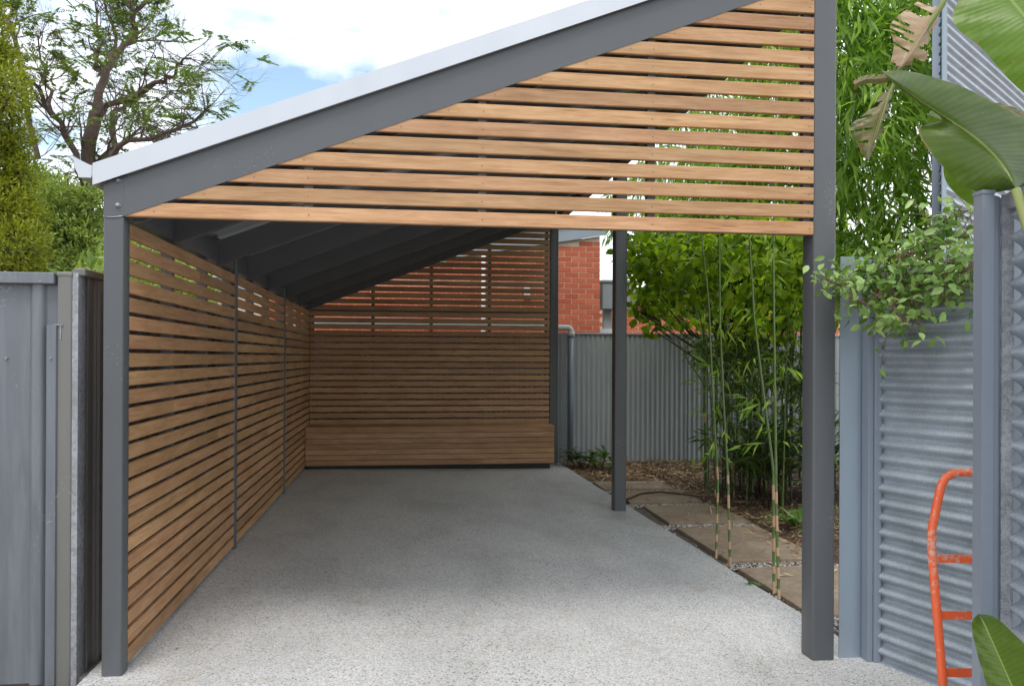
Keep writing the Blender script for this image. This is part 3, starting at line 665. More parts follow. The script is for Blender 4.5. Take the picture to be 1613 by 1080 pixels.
# ------------------------------------------------------------------ left: gate, gate post, side fence
gate = empty('metal_gate', (-0.45, 0.03, 0.03), 'blue grey ribbed sheet metal gate at the left edge', 'gate')
zt, zb = ZO + 0.383, 0.03
prof = []; x = -1.75
ribs = []
def gate_y(x):
    # tray profile: wide pans with raised ribs
    u = ((x + 0.345) % 0.262) / 0.262
    return 0.035 if u < 0.72 else (0.035 - 0.028 * (1 - abs((u - 0.86) / 0.14) ** 3))
xs = np.linspace(-1.75, -0.285, 260)
mb = MB(); mb.add([(x, gate_y(x), zb) for x in xs] + [(x, gate_y(x), zt - 0.02) for x in xs], [(i, i + 1, 261 + i, 260 + i) for i in range(259)])
o = mb.build('sheet', GATE, None, True); put(o, gate)
put(MB().box((-1.75, -0.012, zt - 0.052), (-0.300, 0.045, zt), 0, 0.004).build('top_rail', GATE), gate)
put(MB().prism([(-0.333, 0.02), (-0.333, -0.004), (-0.328, -0.008), (-0.291, -0.008), (-0.288, 0.004), (-0.288, 0.02)], (0, 0, zb), (1, 0, 0), (0, 1, 0), (0, 0, ZO + 0.142 - zb)).build('stile', GATE), gate)
put(MB().box((-1.75, 0.038, 0.25), (-0.30, 0.06, 0.29)).build('rear_rail', GATE), gate)
for (px_, py_) in ((64, 443), (10, 564), (80, 564), (52, 553)):
    p = at(px_, py_, -0.008 if px_ in (64, 80) else 0.03); q = MB(); q.tube([p + Vector((0, 0.006, 0)), p + Vector((0, -0.006, 0))], [0.008, 0.005], 8); put(q.build('rivet', BOLT), gate)
put(MB().box((-0.30, -0.006, ZO + 0.139), (-0.262, 0.02, ZO + 0.145)).box((-0.276, -0.004, ZO + 0.075), (-0.270, 0.012, ZO + 0.14)).build('latch', BOLT), gate)
gpst = empty('gate_post', (-0.25, 0.06, 0.03), 'warm grey gate post with capped top left of the carport', 'post')
o = MB().post(-0.291, -0.226, 0.0, 0.065, 0.0, ZO + 0.372, 0.01).build('shaft', GATEP); smooth_by_angle(o); put(o, gpst)
o = MB().box((-0.294, -0.003, ZO + 0.364), (-0.223, 0.068, ZO + 0.389), 0, 0.008).build('cap', GATEP); smooth_by_angle(o); put(o, gpst)
put(MB().box((-0.2255, 0.006, 0.0), (-0.200, 0.010, ZO + 0.385)).box((-0.2035, 0.0101, 0.0), (-0.200, 0.12, ZO + 0.383)).build('edge_channel', GALVR), gpst)
sf = empty('side_fence', (-0.2, 3.0, 0.0), 'dark brown grey boundary fence behind the side slat screen', 'fence')
yy_ = np.linspace(0.07, 8.0, 900)
def sfx(y):
    u = (y % 0.20) / 0.20; return -0.205 + (0.022 if 0.1 < u < 0.45 else (0.0 if 0.5 < u < 1.0 or u < 0.03 else 0.011))
mb = MB(); mb.add([(sfx(y), y, -0.05) for y in yy_] + [(sfx(y), y, ZO + 0.40) for y in yy_], [(i, i + 1, 901 + i, 900 + i) for i in range(899)])
put(mb.build('sheet', FENCEL), sf)
put(MB().box((-0.225, 0.012, ZO + 0.372), (-0.172, 8.0, ZO + 0.407), 0, 0.006).build('top_rail', FENCEL), sf)
put(MB().box((-0.225, 0.02, 0.0), (-0.172, 8.0, 0.05)).build('bottom_rail', FENCEL), sf)
dirt = MB(); q = []
o = MB().add([(-2.2, -0.6, 0.0), (-0.17, -0.6, 0.01), (-0.17, 0.5, 0.045), (-0.17, 8, 0.03), (-2.2, 8, 0.0)], [(0, 1, 2, 3, 4)]).build('side_ground', SOIL); tag(o, 'soil strip under the gate and side fence', None, None, 'structure')

# ------------------------------------------------------------------ back fence with pipe
FY = 7.72
bf = empty('back_fence', (4.0, FY, 0), 'pale grey corrugated back fence with vertical flutes', 'fence')
ztop = at(1000, 526, FY).z
panels = [(-0.6, 0.9), (0.9, 2.4), (2.4, 3.80), (3.80, 5.60), (5.60, 7.40), (7.40, 9.6)]
for i, (a, b) in enumerate(panels):
    yo = -0.03 if i == 2 else 0.0
    o = corr((a - 0.02, FY + yo + 0.002 * (i % 2)), (b, FY + yo + 0.002 * (i % 2)), -0.12, ztop - 0.008, 0.009, 0.076, 'v', 8).build('panel', FENCEB, None, True); put(o, bf)
put(MB().box((-0.6, FY - 0.018, ztop - 0.012), (9.6, FY + 0.022, ztop + 0.012), 0, 0.003).build('capping', FENCEB), bf)
for x in (0.9, 2.4, 5.6, 7.4): put(MB().box((x - 0.03, FY + 0.02, -0.1), (x + 0.03, FY + 0.07, ztop - 0.02)).build('post', FENCEB), bf)
pe = at(903, 516, FY - 0.07); zr = pe.z
dp = empty('drain_pipe', (pe.x, FY - 0.07, 0.0), 'white pipe along the fence top with an elbow turning down', 'pipe')
pts = [(-0.3, FY - 0.075, zr)] + [(pe.x - 0.10, FY - 0.075, zr)]
for k in range(7):
    a = R(90 - 15 * k); pts.append((pe.x - 0.10 + 0.07 * math.cos(a), FY - 0.075, zr - 0.07 + 0.07 * math.sin(a)))
o = MB().tube(pts, 0.043, 14).build('run', PVC, None, True); put(o, dp)
o = MB().tube([(pe.x - 0.03, FY - 0.075, zr - 0.06), (pe.x - 0.03, FY - 0.075, zr - 0.13)], 0.050, 14).build('collar', PVC, None, True); put(o, dp)
o = MB().tube([(pe.x - 0.03, FY - 0.075, zr - 0.12), (pe.x - 0.03, FY - 0.075, -0.1)], 0.04, 12).build('downpipe', GALVP, None, True); put(o, dp)

# ------------------------------------------------------------------ brick house behind the fence
HY = 8.8
hr = at(945, 450, HY)
XC = hr.x                                       # right corner
house = empty('brick_house', (1.5, HY, 0), 'orange red brick house wall with grey raked fascia behind the back fence', 'house')
fz = lambda x: at(947, 372, HY).z + 0.172 * (x - XC)     # underside of the raked fascia
wall = MB().add([(-3.2, HY + 0.005, -0.1), (XC - 0.004, HY + 0.005, -0.1), (XC - 0.004, HY + 0.005, fz(XC)), (-3.2, HY + 0.005, fz(-3.2)),
                 (-3.2, HY + 6, -0.1), (XC - 0.004, HY + 6, -0.1), (XC - 0.004, HY + 6, fz(XC)), (-3.2, HY + 6, fz(-3.2))],
                [(0, 1, 2, 3), (1, 5, 6, 2), (4, 0, 3, 7)]).build('wall', MORTAR); put(wall, house)
BLm = MB().box((-0.115, -0.0, -0.038), (0.115, 0.05, 0.038), 0, 0.003).data('brick', BRICK)
BHm = MB().box((-0.055, -0.0, -0.038), (0.055, 0.05, 0.038), 0, 0.003).data('brick', BRICK)
specs = []
for c in range(0, 26):
    z = 0.30 + 0.0855 * c + 1.32
    off = 0.12 if c % 2 else 0.0
    x = XC - 0.115 - off + (0.0)
    if off: specs.append((XC - 0.0555, z, 1))
    while x > -0.9:
        specs.append((x, z, 0)); x -= 0.24
specs = [s for s in specs if s[1] + 0.042 < fz(s[0] - 0.11) and s[1] > 1.75]
def showscore(s):
    x = s[0]; return (0 if x > at(878, 450, HY).x - 0.2 else 1, -s[1] if False else 0, -x)
specs.sort(key=showscore)
rest = MB()
wl = house.location
for i, (x, z, half) in enumerate(specs):
    if i < 290:
        o = bpy.data.objects.new('brick', BHm if half else BLm); col.objects.link(o); o.parent = wall; o.location = Vector((x, HY + random.uniform(-.0015, .0015), z))
        o.rotation_euler = (0, R(random.uniform(-.25, .25)), 0)
    else:
        w = 0.055 if half else 0.115; rest.box((x - w, HY, z - 0.038), (x + w, HY + 0.02, z + 0.038))
if rest.v:
    ro = rest.build('brickwork', BRICK, wall); ro['kind'] = 'stuff'
put(MB().prism([(0, 0), (0.025, 0), (0.025, 0.24), (0, 0.24)], (-3.4, HY - 0.06, fz(-3.4)), (0, 1, 0), (0, 0, 1), (XC + 0.10 + 3.4, 0, 0.172 * (XC + 0.10 + 3.4))).build('fascia', FASCIA), house)
put(MB().prism([(-0.04, 0.245), (6.2, 0.245), (6.2, 0.275), (-0.04, 0.275)], (-3.45, HY - 0.06, fz(-3.45)), (0, 1, 0), (0, 0, 1), (XC + 0.16 + 3.45, 0, 0.172 * (XC + 0.16 + 3.45))).build('roof', WHITE), house)
x = at(761, 450, HY).x; put(MB().tube([(x, HY - 0.05, -0.1), (x, HY - 0.05, fz(x))], 0.036, 12).build('white_downpipe', WHITE, None, True), house)
p = at(830, 462, HY); put(MB().box((p.x - 0.05, HY - 0.02, p.z - 0.1), (p.x + 0.05, HY - 0.002, p.z + 0.1)).build('wall_vent', WHITE), house)
# rainwater head and its pipe beyond the corner
rh = empty('rainwater_head', (XC + 0.3, HY + 0.25, 0), 'grey metal rainwater box with lid beside the brick corner', 'rainwater box')
a, b = at(946, 446, HY + 0.25), at(999, 488, HY + 0.25)
put(MB().box((a.x, HY + 0.1, b.z), (b.x, HY + 0.45, a.z), 0, 0.01).build('box', METALGREY), rh)
put(MB().box((a.x - 0.02, HY + 0.08, a.z), (b.x + 0.02, HY + 0.47, a.z + 0.045), 0, 0.008).build('lid', METALGREY), rh)
c, d = at(950, 500, HY + 0.25), at(962, 500, HY + 0.25)
put(MB().box((c.x, HY + 0.2, -0.1), (d.x, HY + 0.3, b.z)).build('downpipe', METALGREY), rh)
put(MB().box((c.x - 0.08, HY + 0.15, at(950, 521, HY + .25).z - 0.05), (d.x + 0.08, HY + 0.32, at(950, 518, HY + .25).z)).build('spreader', PVC), rh)
# lower brick building to the right
LY = 11.2
lh = empty('low_brick_building', (8, LY, 0), 'low red brick building with dark gutter behind the trees', 'building')
xa = at(940, 500, LY).x; xb = at(1330, 500, LY).x; ztop2 = at(1010, 466, LY).z
wl2 = MB().box((xa, LY + 0.005, -0.1), (xb, LY + 4, ztop2)).build('wall', MORTAR); put(wl2, lh)
rest = MB(); cnt = 0
for c in range(0, 24):
    z = ztop2 - 0.05 - 0.0855 * c; x = xa + 0.12 + (0.12 if c % 2 else 0)
    while x < xb - 0.12:
        if z > 1.5 and at(990, 500, LY).x < x < at(1062, 500, LY).x and c < 9:
            o = bpy.data.objects.new('brick', BLm); col.objects.link(o); o.parent = wl2; o.location = (x, LY, z)
        elif z > 1.3: rest.box((x - 0.115, LY, z - 0.038), (x + 0.115, LY + 0.03, z + 0.038))
        x += 0.24
ro = rest.build('brickwork', BRICK, wl2); ro['kind'] = 'stuff'
put(MB().box((xa - 0.2, LY - 0.14, ztop2), (xb + 0.2, LY - 0.02, ztop2 + 0.11)).build('gutter', STEEL), lh)
put(MB().prism([(0, 0), (4.4, 0), (4.4, 0.1), (2.2, 0.22), (0, 0.05)], (xa - 0.2, LY - 0.12, ztop2 + 0.112), (0, 1, 0), (0, 0, 1), (xb - xa + 0.4, 0, 0)).build('roof', STEELD), lh)

# ------------------------------------------------------------------ right: corrugated fence, post, near fence, shed
def camxy(x, z):
    return Vector((CAM.x + x * math.cos(YAW) + z * math.sin(YAW), CAM.y - x * math.sin(YAW) + z * math.cos(YAW)))
rf = empty('corrugated_fence', (3.8, -0.3, 0), 'weathered corrugated iron fence with horizontal flutes behind the orange trolley', 'fence')
FT = ZO + 0.545
# flat end panel next to the carport post, then the post
o = MB().box((3.60, 0.030, -0.06), (3.733, 0.036, FT), 0, 0.001).build('flat_panel', m_paint('smooth_zinc_panel', (0.36, 0.43, 0.50), 0.30, 0.6, 0.06)); put(o, rf)
pm = MB(); pm.box((3.722, -0.035, -0.06), (3.752, 0.025, FT - 0.02), 0, 0.003); pm.box((3.7525, -0.050, -0.06), (3.790, 0.02, FT - 0.02), 0, 0.004)
put(pm.build('post', GALVP), rf)
A = Vector((3.786, -0.03)); dn = Vector((math.sin(R(19)), -math.cos(R(19)))); Bp = A + dn * 2.2
o = corr(A, Bp, -0.075, FT - 0.12, 0.0185, 0.0775, 'h', 12, 1).build('corrugated_sheet', GALV, None, True); put(o, rf)
tr = MB(); nrm = Vector((dn.y, -dn.x)); 
def strip(mb, a, b, z0, z1, n, t0, t1):
    mb.add([(a.x + n.x * t0, a.y + n.y * t0, z0), (b.x + n.x * t0, b.y + n.y * t0, z0), (b.x + n.x * t1, b.y + n.y * t1, z0), (a.x + n.x * t1, a.y + n.y * t1, z0),
            (a.x + n.x * t0, a.y + n.y * t0, z1), (b.x + n.x * t0, b.y + n.y * t0, z1), (b.x + n.x * t1, b.y + n.y * t1, z1), (a.x + n.x * t1, a.y + n.y * t1, z1)],
           [(0, 3, 2, 1), (4, 5, 6, 7), (0, 1, 5, 4), (1, 2, 6, 5), (2, 3, 7, 6), (3, 0, 4, 7)])
strip(tr, A, Bp, FT - 0.13, FT - 0.08, nrm, -0.03, 0.02); put(tr.build('top_rail', GALVP), rf)
# near fence and its end post
nf = empty('near_fence', (3.2, -1.6, 0), 'corrugated iron fence with grey end post nearest the right edge', 'fence')
NA = camxy((1546 - 806) / 1250 * 2.64, 2.64); u = Vector((math.cos(YAW), -math.sin(YAW))); fwd = Vector((math.sin(YAW), math.cos(YAW)))
nd = Vector((-math.sin(R(15.5)), -math.cos(R(15.5)))); NZ = ZO + 0.553
def quadpost(mb, o, u_, v_, w, d, z0, z1):
    p = [o, o + u_ * w, o + u_ * w + v_ * d, o + v_ * d]
    mb.add([(q.x, q.y, z0) for q in p] + [(q.x, q.y, z1) for q in p], [(0, 3, 2, 1), (4, 5, 6, 7), (0, 1, 5, 4), (1, 2, 6, 5), (2, 3, 7, 6), (3, 0, 4, 7)])
bmx = MB(); quadpost(bmx, NA, u, fwd, 0.040, 0.05, -0.08, NZ)
ob = bmx.build('end_post', GALVP); put(ob, nf)
bmx = MB(); quadpost(bmx, NA + u * 0.0405 + fwd * 0.012, u, fwd, 0.020, 0.04, -0.08, NZ - 0.006); quadpost(bmx, NA + u * 0.0605 + fwd * 0.022, u, fwd, 0.012, 0.03, -0.08, NZ - 0.006)
put(bmx.build('channel', GALVP), nf)
bmx = MB(); quadpost(bmx, NA + u * 0.0725 + fwd * 0.010, u, fwd, 0.040, 0.006, -0.08, NZ - 0.002); put(bmx.build('flange', GALVR), nf)
quadcap = MB(); quadpost(quadcap, NA - u * 0.003 - fwd * 0.003, u, fwd, 0.046, 0.056, NZ, NZ + 0.012); put(quadcap.build('post_cap', GALVP), nf)
PA = NA + u * 0.122 + fwd * 0.012
bmx = MB(); quadpost(bmx, NA + u * 0.036 + fwd * 0.0525, u, fwd, 0.26, 0.006, -0.08, NZ - 0.004); put(bmx.build('back_plate', GALVP), nf)
o = corr(PA, PA + nd * 1.6, -0.075, NZ - 0.05, 0.0185, 0.0775, 'h', 12, 1).build('corrugated_sheet', GALV, None, True); put(o, nf)
tr = MB(); nn = Vector((nd.y, -nd.x)); strip(tr, PA - u * 0.012, PA + nd * 1.6, NZ - 0.05, NZ + 0.004, nn, -0.02, 0.02); put(tr.build('top_rail', GALVR), nf)
# tall corrugated shed behind
sh = empty('corrugated_wall', (5.45, 1.8, 0), 'tall corrugated iron wall with blue grey edge behind the large leaves', 'wall'); sh['kind'] = 'thing'
SA = Vector((5.44, 1.78)); sdv = Vector((math.sin(R(53)), math.cos(R(53)))); SB = SA + sdv * 3.5
o = corr(SA, SB, -0.1, ZO + 3.6, 0.0140, 0.0765, 'h', 8, 1).build('wall', m_galv('bright_corrugated_iron', (0.50, 0.57, 0.65), 0.42, 0.2, 0.25, 300), None, True); put(o, sh)
st = MB(); nn = Vector((sdv.y, -sdv.x)); strip(st, SA - sdv * 0.0, SA + sdv * 0.105, -0.1, ZO + 3.6, nn, 0.012, 0.02); put(st.build('corner_flashing', BLUEFL), sh)
for t in (0.06, 1.7, 3.4):
    st = MB(); strip(st, SA + sdv * t, SA + sdv * (t + 0.06), -0.1, ZO + 3.58, nn, -0.075, -0.0155); put(st.build('post', GALVP), sh)

# ------------------------------------------------------------------ orange hand trolley
tro = empty('hand_trolley', (*camxy(1.83, 3.0), slabz(3.5, -1)), 'orange tubular hand trolley with worn paint against the corrugated fence', 'hand trolley')
TX, TW = 1.642, 0.40
zg = slabz(3.5, -1.0); zh = 0.022
def tp(xc, dep, z): p = camxy(xc, dep); return Vector((p.x, p.y, z))
lean = lambda z: 2.955 + 0.19 * (z - zg) * 0.9
def rail(sgn):
    x0 = TX if sgn < 0 else TX + TW
    pts = [tp(x0, lean(zg + 0.06), zg + 0.06), tp(x0, lean(zg + .4), zg + 0.4), tp(x0, lean(zg + .8), zg + 0.80), tp(x0 - sgn * 0.001, lean(zg + .86), zg + 0.86), tp(x0 - sgn * 0.004, lean(zg + .89), zg + zh + 0.895)]
    pts += [tp(x0 - sgn * 0.040, lean(zg + 1.0) , zg + zh + 1.02), tp(x0 - sgn * 0.055, lean(zg + 1.05), zg + zh + 1.065), tp(x0 - sgn * 0.075, lean(zg + 1.08), zg + zh + 1.095), tp(x0 - sgn * 0.105, lean(zg + 1.1), zg + zh + 1.112), tp(x0 - sgn * 0.14, lean(zg + 1.1), zg + zh + 1.116), tp(TX + TW / 2, lean(zg + 1.1), zg + zh + 1.118)]
    return pts
l_, r_ = rail(-1), rail(1)
put(MB().tube(l_ + r_[::-1][1:], 0.0165, 12).build('frame_tube', ORANGE, None, True), tro)
for py_ in (879, 968, 1058, 1140):
    hz = 0
    dep = 3.05
    for _ in range(4):
        zz = ZO + (566 - py_) / 1250 * dep; dep = lean(zz)
    a = tp(TX + 0.01, dep, zz); b = tp(TX + TW - 0.01, dep, zz)
    q = MB(); v = Vector((0, 0, 1)); w = Vector((fwd.x, fwd.y, 0.0))
    q.prism([(-0.004, -0.016), (0.004, -0.016), (0.004, 0.016), (-0.004, 0.016)], a, w, v, b - a); put(q.build('rung', ORANGE), tro)
q = MB(); a = tp(TX, 2.955, zg + 0.004); q.add([tp(TX - .01, 2.94, zg + .004), tp(TX + TW + .01, 2.94, zg + .004), tp(TX + TW + .01, 2.72, zg + .004), tp(TX - .01, 2.72, zg + .004)] + [tp(TX - .01, 2.94, zg + .010), tp(TX + TW + .01, 2.94, zg + .010), tp(TX + TW + .01, 2.72, zg + .010), tp(TX - .01, 2.72, zg + .010)],
        [(0, 1, 2, 3), (7, 6, 5, 4), (0, 4, 5, 1), (1, 5, 6, 2), (2, 6, 7, 3), (3, 7, 4, 0)]); put(q.build('toe_plate', ORANGE), tro)
put(MB().tube([tp(TX - .02, 3.06, zg + .11), tp(TX + TW + .02, 3.06, zg + .11)], 0.009, 8).build('axle', BOLT), tro)
for xx in (TX + 0.03, TX + TW - 0.03):
    c = tp(xx, 3.06, zg + .11); uu = Vector((u.x, u.y, 0)); q = MB(); 
    q.tube([c - uu * 0.028, c - uu * 0.022, c + uu * 0.022, c + uu * 0.028], [0.08, 0.108, 0.108, 0.08], 24); wh = q.build('wheel', RUBBER, None, True); put(wh, tro)
    q = MB(); q.tube([c - uu * 0.032, c + uu * 0.032], 0.045, 16); hub = q.build('hub', BOLT, wh, True)

# ------------------------------------------------------------------ trees on the left
def branch_tree(segs, depth, base_r, spread, seed, twig_len, nchild):
    """grow random twigs on given limbs; returns tube builder and twig end points"""
    rn = random.Random(seed); mb = MB(); tips = []
    def grow(p, d, ln, r, lev):
        pts = [p]; n = 4; dd = d.copy()
        for i in range(n):
            dd = (dd + Vector((rn.gauss(0, .22), rn.gauss(0, .22), rn.gauss(0.06, .18)))).normalized(); pts.append(pts[-1] + dd * ln / n)
        mb.tube(pts, [r * (1 - 0.6 * i / n) for i in range(n + 1)], 5 if lev < 2 else 3, 0, False)
        if lev >= depth: tips.append((pts[-1], dd)); tips.append((pts[2], dd)); return
        for _ in range(nchild - (rn.random() < .35)):
            i = rn.randint(1, n); q = pts[i]
            nd_ = (dd + Vector((rn.gauss(0, spread), rn.gauss(0, spread), rn.gauss(.1, spread * .7)))).normalized()
            grow(q, nd_, ln * rn.uniform(.55, .8), r * 0.5, lev + 1)
        tips.append((pts[-1], dd))
    for pts, r0, r1, nb in segs:
        pts = [Vector(p) for p in pts]; n = len(pts); r0 *= .62; r1 *= .62; rad = [r0 + (r1 - r0) * i / (n - 1) for i in range(n)]
        fine = []; fr = []
        for i in range(n - 1):
            for k in range(3):
                t = k / 3; j = Vector((rn.gauss(0, .04), rn.gauss(0, .04), rn.gauss(0, .04))) * (1 if (i or k) else 0)
                fine.append(pts[i].lerp(pts[i + 1], t) + j); fr.append(rad[i] * (1 - t) + rad[i + 1] * t)
        fine.append(pts[-1]); fr.append(rad[-1]); mb.tube(fine, fr, 8, 0, False)
        for k in range(nb):
            i = rn.randint(len(fine) // 4, len(fine) - 1); t = (fine[min(i + 1, len(fine) - 1)] - fine[max(i - 1, 0)]).normalized()
            nd_ = (t * 0.7 + Vector((rn.gauss(0, .8), rn.gauss(0, .8), rn.gauss(.15, .6)))).normalized()
            grow(fine[i], nd_, twig_len * rn.uniform(.6, 1.2), max(0.012, fr[i] * 0.36), 1)
    return mb, tips
JY = 13.0
def jp(x, y, dy=0.0): return at(x, y, JY + dy)
segs = [
 ([jp(128, 600), jp(130, 430), jp(136, 330), jp(142, 240), jp(150, 180)], .30, .21, 3),
 ([jp(150, 182), jp(168, 120), jp(182, 88), jp(205, 62), jp(212, 20), jp(240, -10)], .15, .06, 14),
 ([jp(212, 20), jp(200, -5, .5), jp(190, -40, 1)], .07, .03, 5),
 ([jp(150, 186), jp(180, 155, -.6), jp(215, 145, -1.1), jp(255, 128, -1.5), jp(280, 105, -1.7), jp(300, 92, -2)], .11, .03, 22),
 ([jp(138, 330), jp(178, 225, .8), jp(180, 180, 1.2), jp(198, 165, 1.5), jp(230, 150, 2)], .13, .04, 10),
 ([jp(140, 300), jp(110, 215, -.5), jp(82, 180, -.8), jp(55, 140, -1), jp(35, 115, -1.4)], .11, .04, 12),
 ([jp(82, 180, -.8), jp(70, 130, -.3), jp(75, 110, 0), jp(60, 60, .3)], .06, .025, 8),
 ([jp(136, 320), jp(190, 226, -1.), jp(240, 218, -1.6), jp(290, 200, -2.2), jp(322, 176, -2.6)], .10, .03, 24),
 ([jp(165, 130), jp(150, 95, .6), jp(155, 45, .9), jp(150, 5, 1.2)], .07, .03, 12),
 ([jp(60, 250, 1), jp(20, 60, 1), jp(12, 30, 1.2), jp(30, -5, 1.4)], .10, .05, 8),
 ([jp(178, 100), jp(185, 60, 1), jp(170, 20, 1.4), jp(172, -15, 1.8)], .07, .03, 8),
 ([jp(132, 400), jp(95, 330, .5), jp(60, 270, 1), jp(45, 215, 1.4)], .09, .03, 10),
]
jac = empty('jacaranda_tree', jp(128, 600), 'sparse jacaranda tree with dark bare branches at upper left', 'tree'); jac.location.z = -0.1
mb, tips = branch_tree([(a, b, c, int(d * 1.35)) for a, b, c, d in segs], 4, .1, .65, 3, 0.85, 3)
tk = mb.build('trunk', BARK_J, None, True); put(tk, jac)
P, D = [], []
rn = random.Random(5)
for p, d in tips:
    if rn.random() < (0.05 if p.z > 5.2 else 0.14):
        for _ in range(rn.randint(1, 3)):
            dd = (d * .5 + Vector((rn.gauss(0, .8), rn.gauss(0, .8), rn.gauss(-.1, .5)))).normalized(); L_ = rn.uniform(.18, .4)
            sd_ = dd.cross(Vector((0, 0, 1))); 
            if sd_.length < .01: continue
            sd_.normalize()
            for k in range(9):
                for s in (-1, 1):
                    P.append(p + dd * (L_ * k / 9) - Vector((0, 0, 1)) * (0.12 * (k / 9) ** 2 * L_)); D.append(sd_ * s + dd * .5)
P = np.array([v[:] for v in P]); D = np.array([v[:] for v in D]); n = len(P); Nn = rdir(n, 1.5)
print('jac leaves', n)
leaves('crown', LF_JAC, P, D, Nn, rng.uniform(.07, .14, n), rng.uniform(.022, .045, n), jac, 'four', .15)
def crown_pts(blobs, n, shell=0.75):
    """points through several ellipsoid clumps, denser near their surface"""
    C = np.array([b[:3] for b in blobs]); Rr = np.array([b[3:6] for b in blobs]); w = Rr.prod(1) ** 0.67; idx = rng.choice(len(blobs), n, p=w / w.sum())
    d = rdir(n); r = np.clip(1 - np.abs(rng.normal(0, 1 - shell, n)), .05, 1.08); return C[idx] + d * r[:, None] * Rr[idx], d
# golden conifer: overhanging sprays from the left edge
def bushy(name, label, cat, base, blobs, n, mat_, ln, wd, bark, trunk_r, style='four', up=.3, droop=.2, spr=None, group=None):
    t = empty(name, base, label, cat, group)
    mb = MB(); top = max(b[2] for b in blobs); cx = sum(b[0] for b in blobs) / len(blobs); cy = sum(b[1] for b in blobs) / len(blobs)
    mb.tube([base, Vector((base[0], base[1], base[2] + (top - base[2]) * .35)), Vector((cx, cy, base[2] + (top - base[2]) * .7)), Vector((cx, cy, top))], [trunk_r, trunk_r * .8, trunk_r * .55, trunk_r * .2], 8)
    rn = random.Random(len(name) + n)
    for b in blobs:
        zz = max(base[2] + .3, b[2] - b[5] - (top - base[2]) * .12); s0 = Vector((base[0] + (cx - base[0]) * .5, base[1] + (cy - base[1]) * .5, min(zz, b[2])))
        mid = s0.lerp(Vector(b[:3]), .5) + Vector((rn.gauss(0, .1), rn.gauss(0, .1), -.1)); mb.tube([s0, mid, Vector(b[:3])], [trunk_r * .4, trunk_r * .28, trunk_r * .1], 6)
        for _ in range(5):
            dd = Vector((rn.gauss(0, 1), rn.gauss(0, 1), rn.gauss(.2, .8))).normalized(); e = Vector((b[0] + dd.x * b[3] * .85, b[1] + dd.y * b[4] * .85, b[2] + dd.z * b[5] * .85))
            mb.tube([Vector(b[:3]).lerp(s0, .2), Vector(b[:3]).lerp(e, .5) + Vector((0, 0, .05)), e], [trunk_r * .15, trunk_r * .1, trunk_r * .04], 4, 0, False)
    put(mb.build('trunk', bark, None, True), t)
    Pp, dd = crown_pts(blobs, n); Dd = dd * .8 + rdir(n) * .9; Dd[:, 2] += up; Nn = rdir(n, .8)
    if spr is None: leaves('crown', mat_, Pp, Dd, Nn, rng.uniform(*ln, n), rng.uniform(*wd, n), t, style, droop)
    else:
        m = spr; Pq = np.repeat(Pp, m, 0); Dq = np.repeat(Dd, m, 0) + rng.normal(0, .55, (n * m, 3)); Nq = np.repeat(Nn, m, 0) + rng.normal(0, .4, (n * m, 3))
        off = np.repeat(Dd / np.linalg.norm(Dd, axis=1, keepdims=True), m, 0) * (np.tile(np.arange(m), n) * ln[1] * .33)[:, None]
        leaves('crown', mat_, Pq + off, Dq, Nq, rng.uniform(*ln, n * m), rng.uniform(*wd, n * m), t, style, droop)
    return t
GY = 6.5
gb = []
for (px_, py_, r, ry) in ((-30, 120, .45, .5), (12, 150, .24, .35), (-10, 200, .34, .4), (20, 215, .17, .3), (-5, 265, .34, .4), (28, 272, .20, .3), (-20, 330, .45, .5), (38, 345, .20, .3), (10, 330, .30, .4), (30, 395, .30, .4), (-20, 410, .5, .5), (5, 85, .12, .2), (-25, 60, .30, .3), (-60, 250, .6, .6), (-70, 120, .5, .5), (8, 440, .4, .4), (-40, 0, .25, .3), (-4, 30, .10, .15)):
    c = at(px_, py_, GY + random.uniform(-.3, .3)); gb.append((c.x, c.y, c.z, r, ry, r * 1.05))
bz0 = at(-60, 700, GY); 
bushy('golden_conifer', 'golden yellow dense conifer at the far left edge', 'tree', Vector((bz0.x, GY, -.1)), gb, 9000, LF_GOLD, (.045, .085), (.014, .026), BARK_D, .14, 'four', .5, .1, 5)
# greener shrubs behind the gate
def blobs_px(lst, Y):
    out = []
    for (px_, py_, r) in lst: c = at(px_, py_, Y + random.uniform(-.6, .6)); out.append((c.x, c.y, c.z, r, r, r * .85))
    return out
bushy('feathery_shrub', 'pale green feathery shrub between the conifer and the carport corner', 'shrub', Vector((at(110, 500, 9.5).x, 9.5, -.1)),
      blobs_px([(45, 330, .5), (85, 310, .35), (150, 320, .3), (60, 290, .3), (115, 330, .4), (80, 400, .55), (120, 385, .5), (150, 405, .5), (100, 440, .6), (160, 370, .35), (70, 370, .3), (140, 450, .6), (110, 360, .3)], 9.5), 6500, LF_SHR, (.06, .12), (.02, .035), BARK_D, .07, 'four', .3, .2, 4)
bushy('leafy_tree', 'mid green leafy tree behind the slatted side screen', 'tree', Vector((-3.2, 12.0, -.1)),
      [(-3.0, 11.5, 2.4, 1.3, 1.2, 1.0), (-1.9, 12, 2.2, .9, 1, .8), (-4.4, 12, 2.6, 1.3, 1.2, 1.1), (-2.6, 10.8, 1.7, .9, .8, .6), (-3.8, 10.5, 1.8, 1, .8, .7)], 6000, LF_SHR, (.08, .15), (.04, .07), BARK_D, .12, 'four', .2, .2, 3)
bushy('sunlit_hedge', 'bright green hedge just over the side fence', 'hedge', Vector((-1.5, 5.2, -.1)),
      [(-1.5, 4.7, 2.1, .45, .7, .7), (-1.6, 5.6, 2.3, .45, .8, .8), (-1.1, 3.0, 1.8, .4, .8, .5), (-1.7, 6.6, 2.2, .5, .8, .7), (-1.8, 7.8, 2.2, .5, .8, .6)], 3200, LF_SHR, (.06, .11), (.03, .05), BARK_D, .06, 'four', .2, .2, 3)

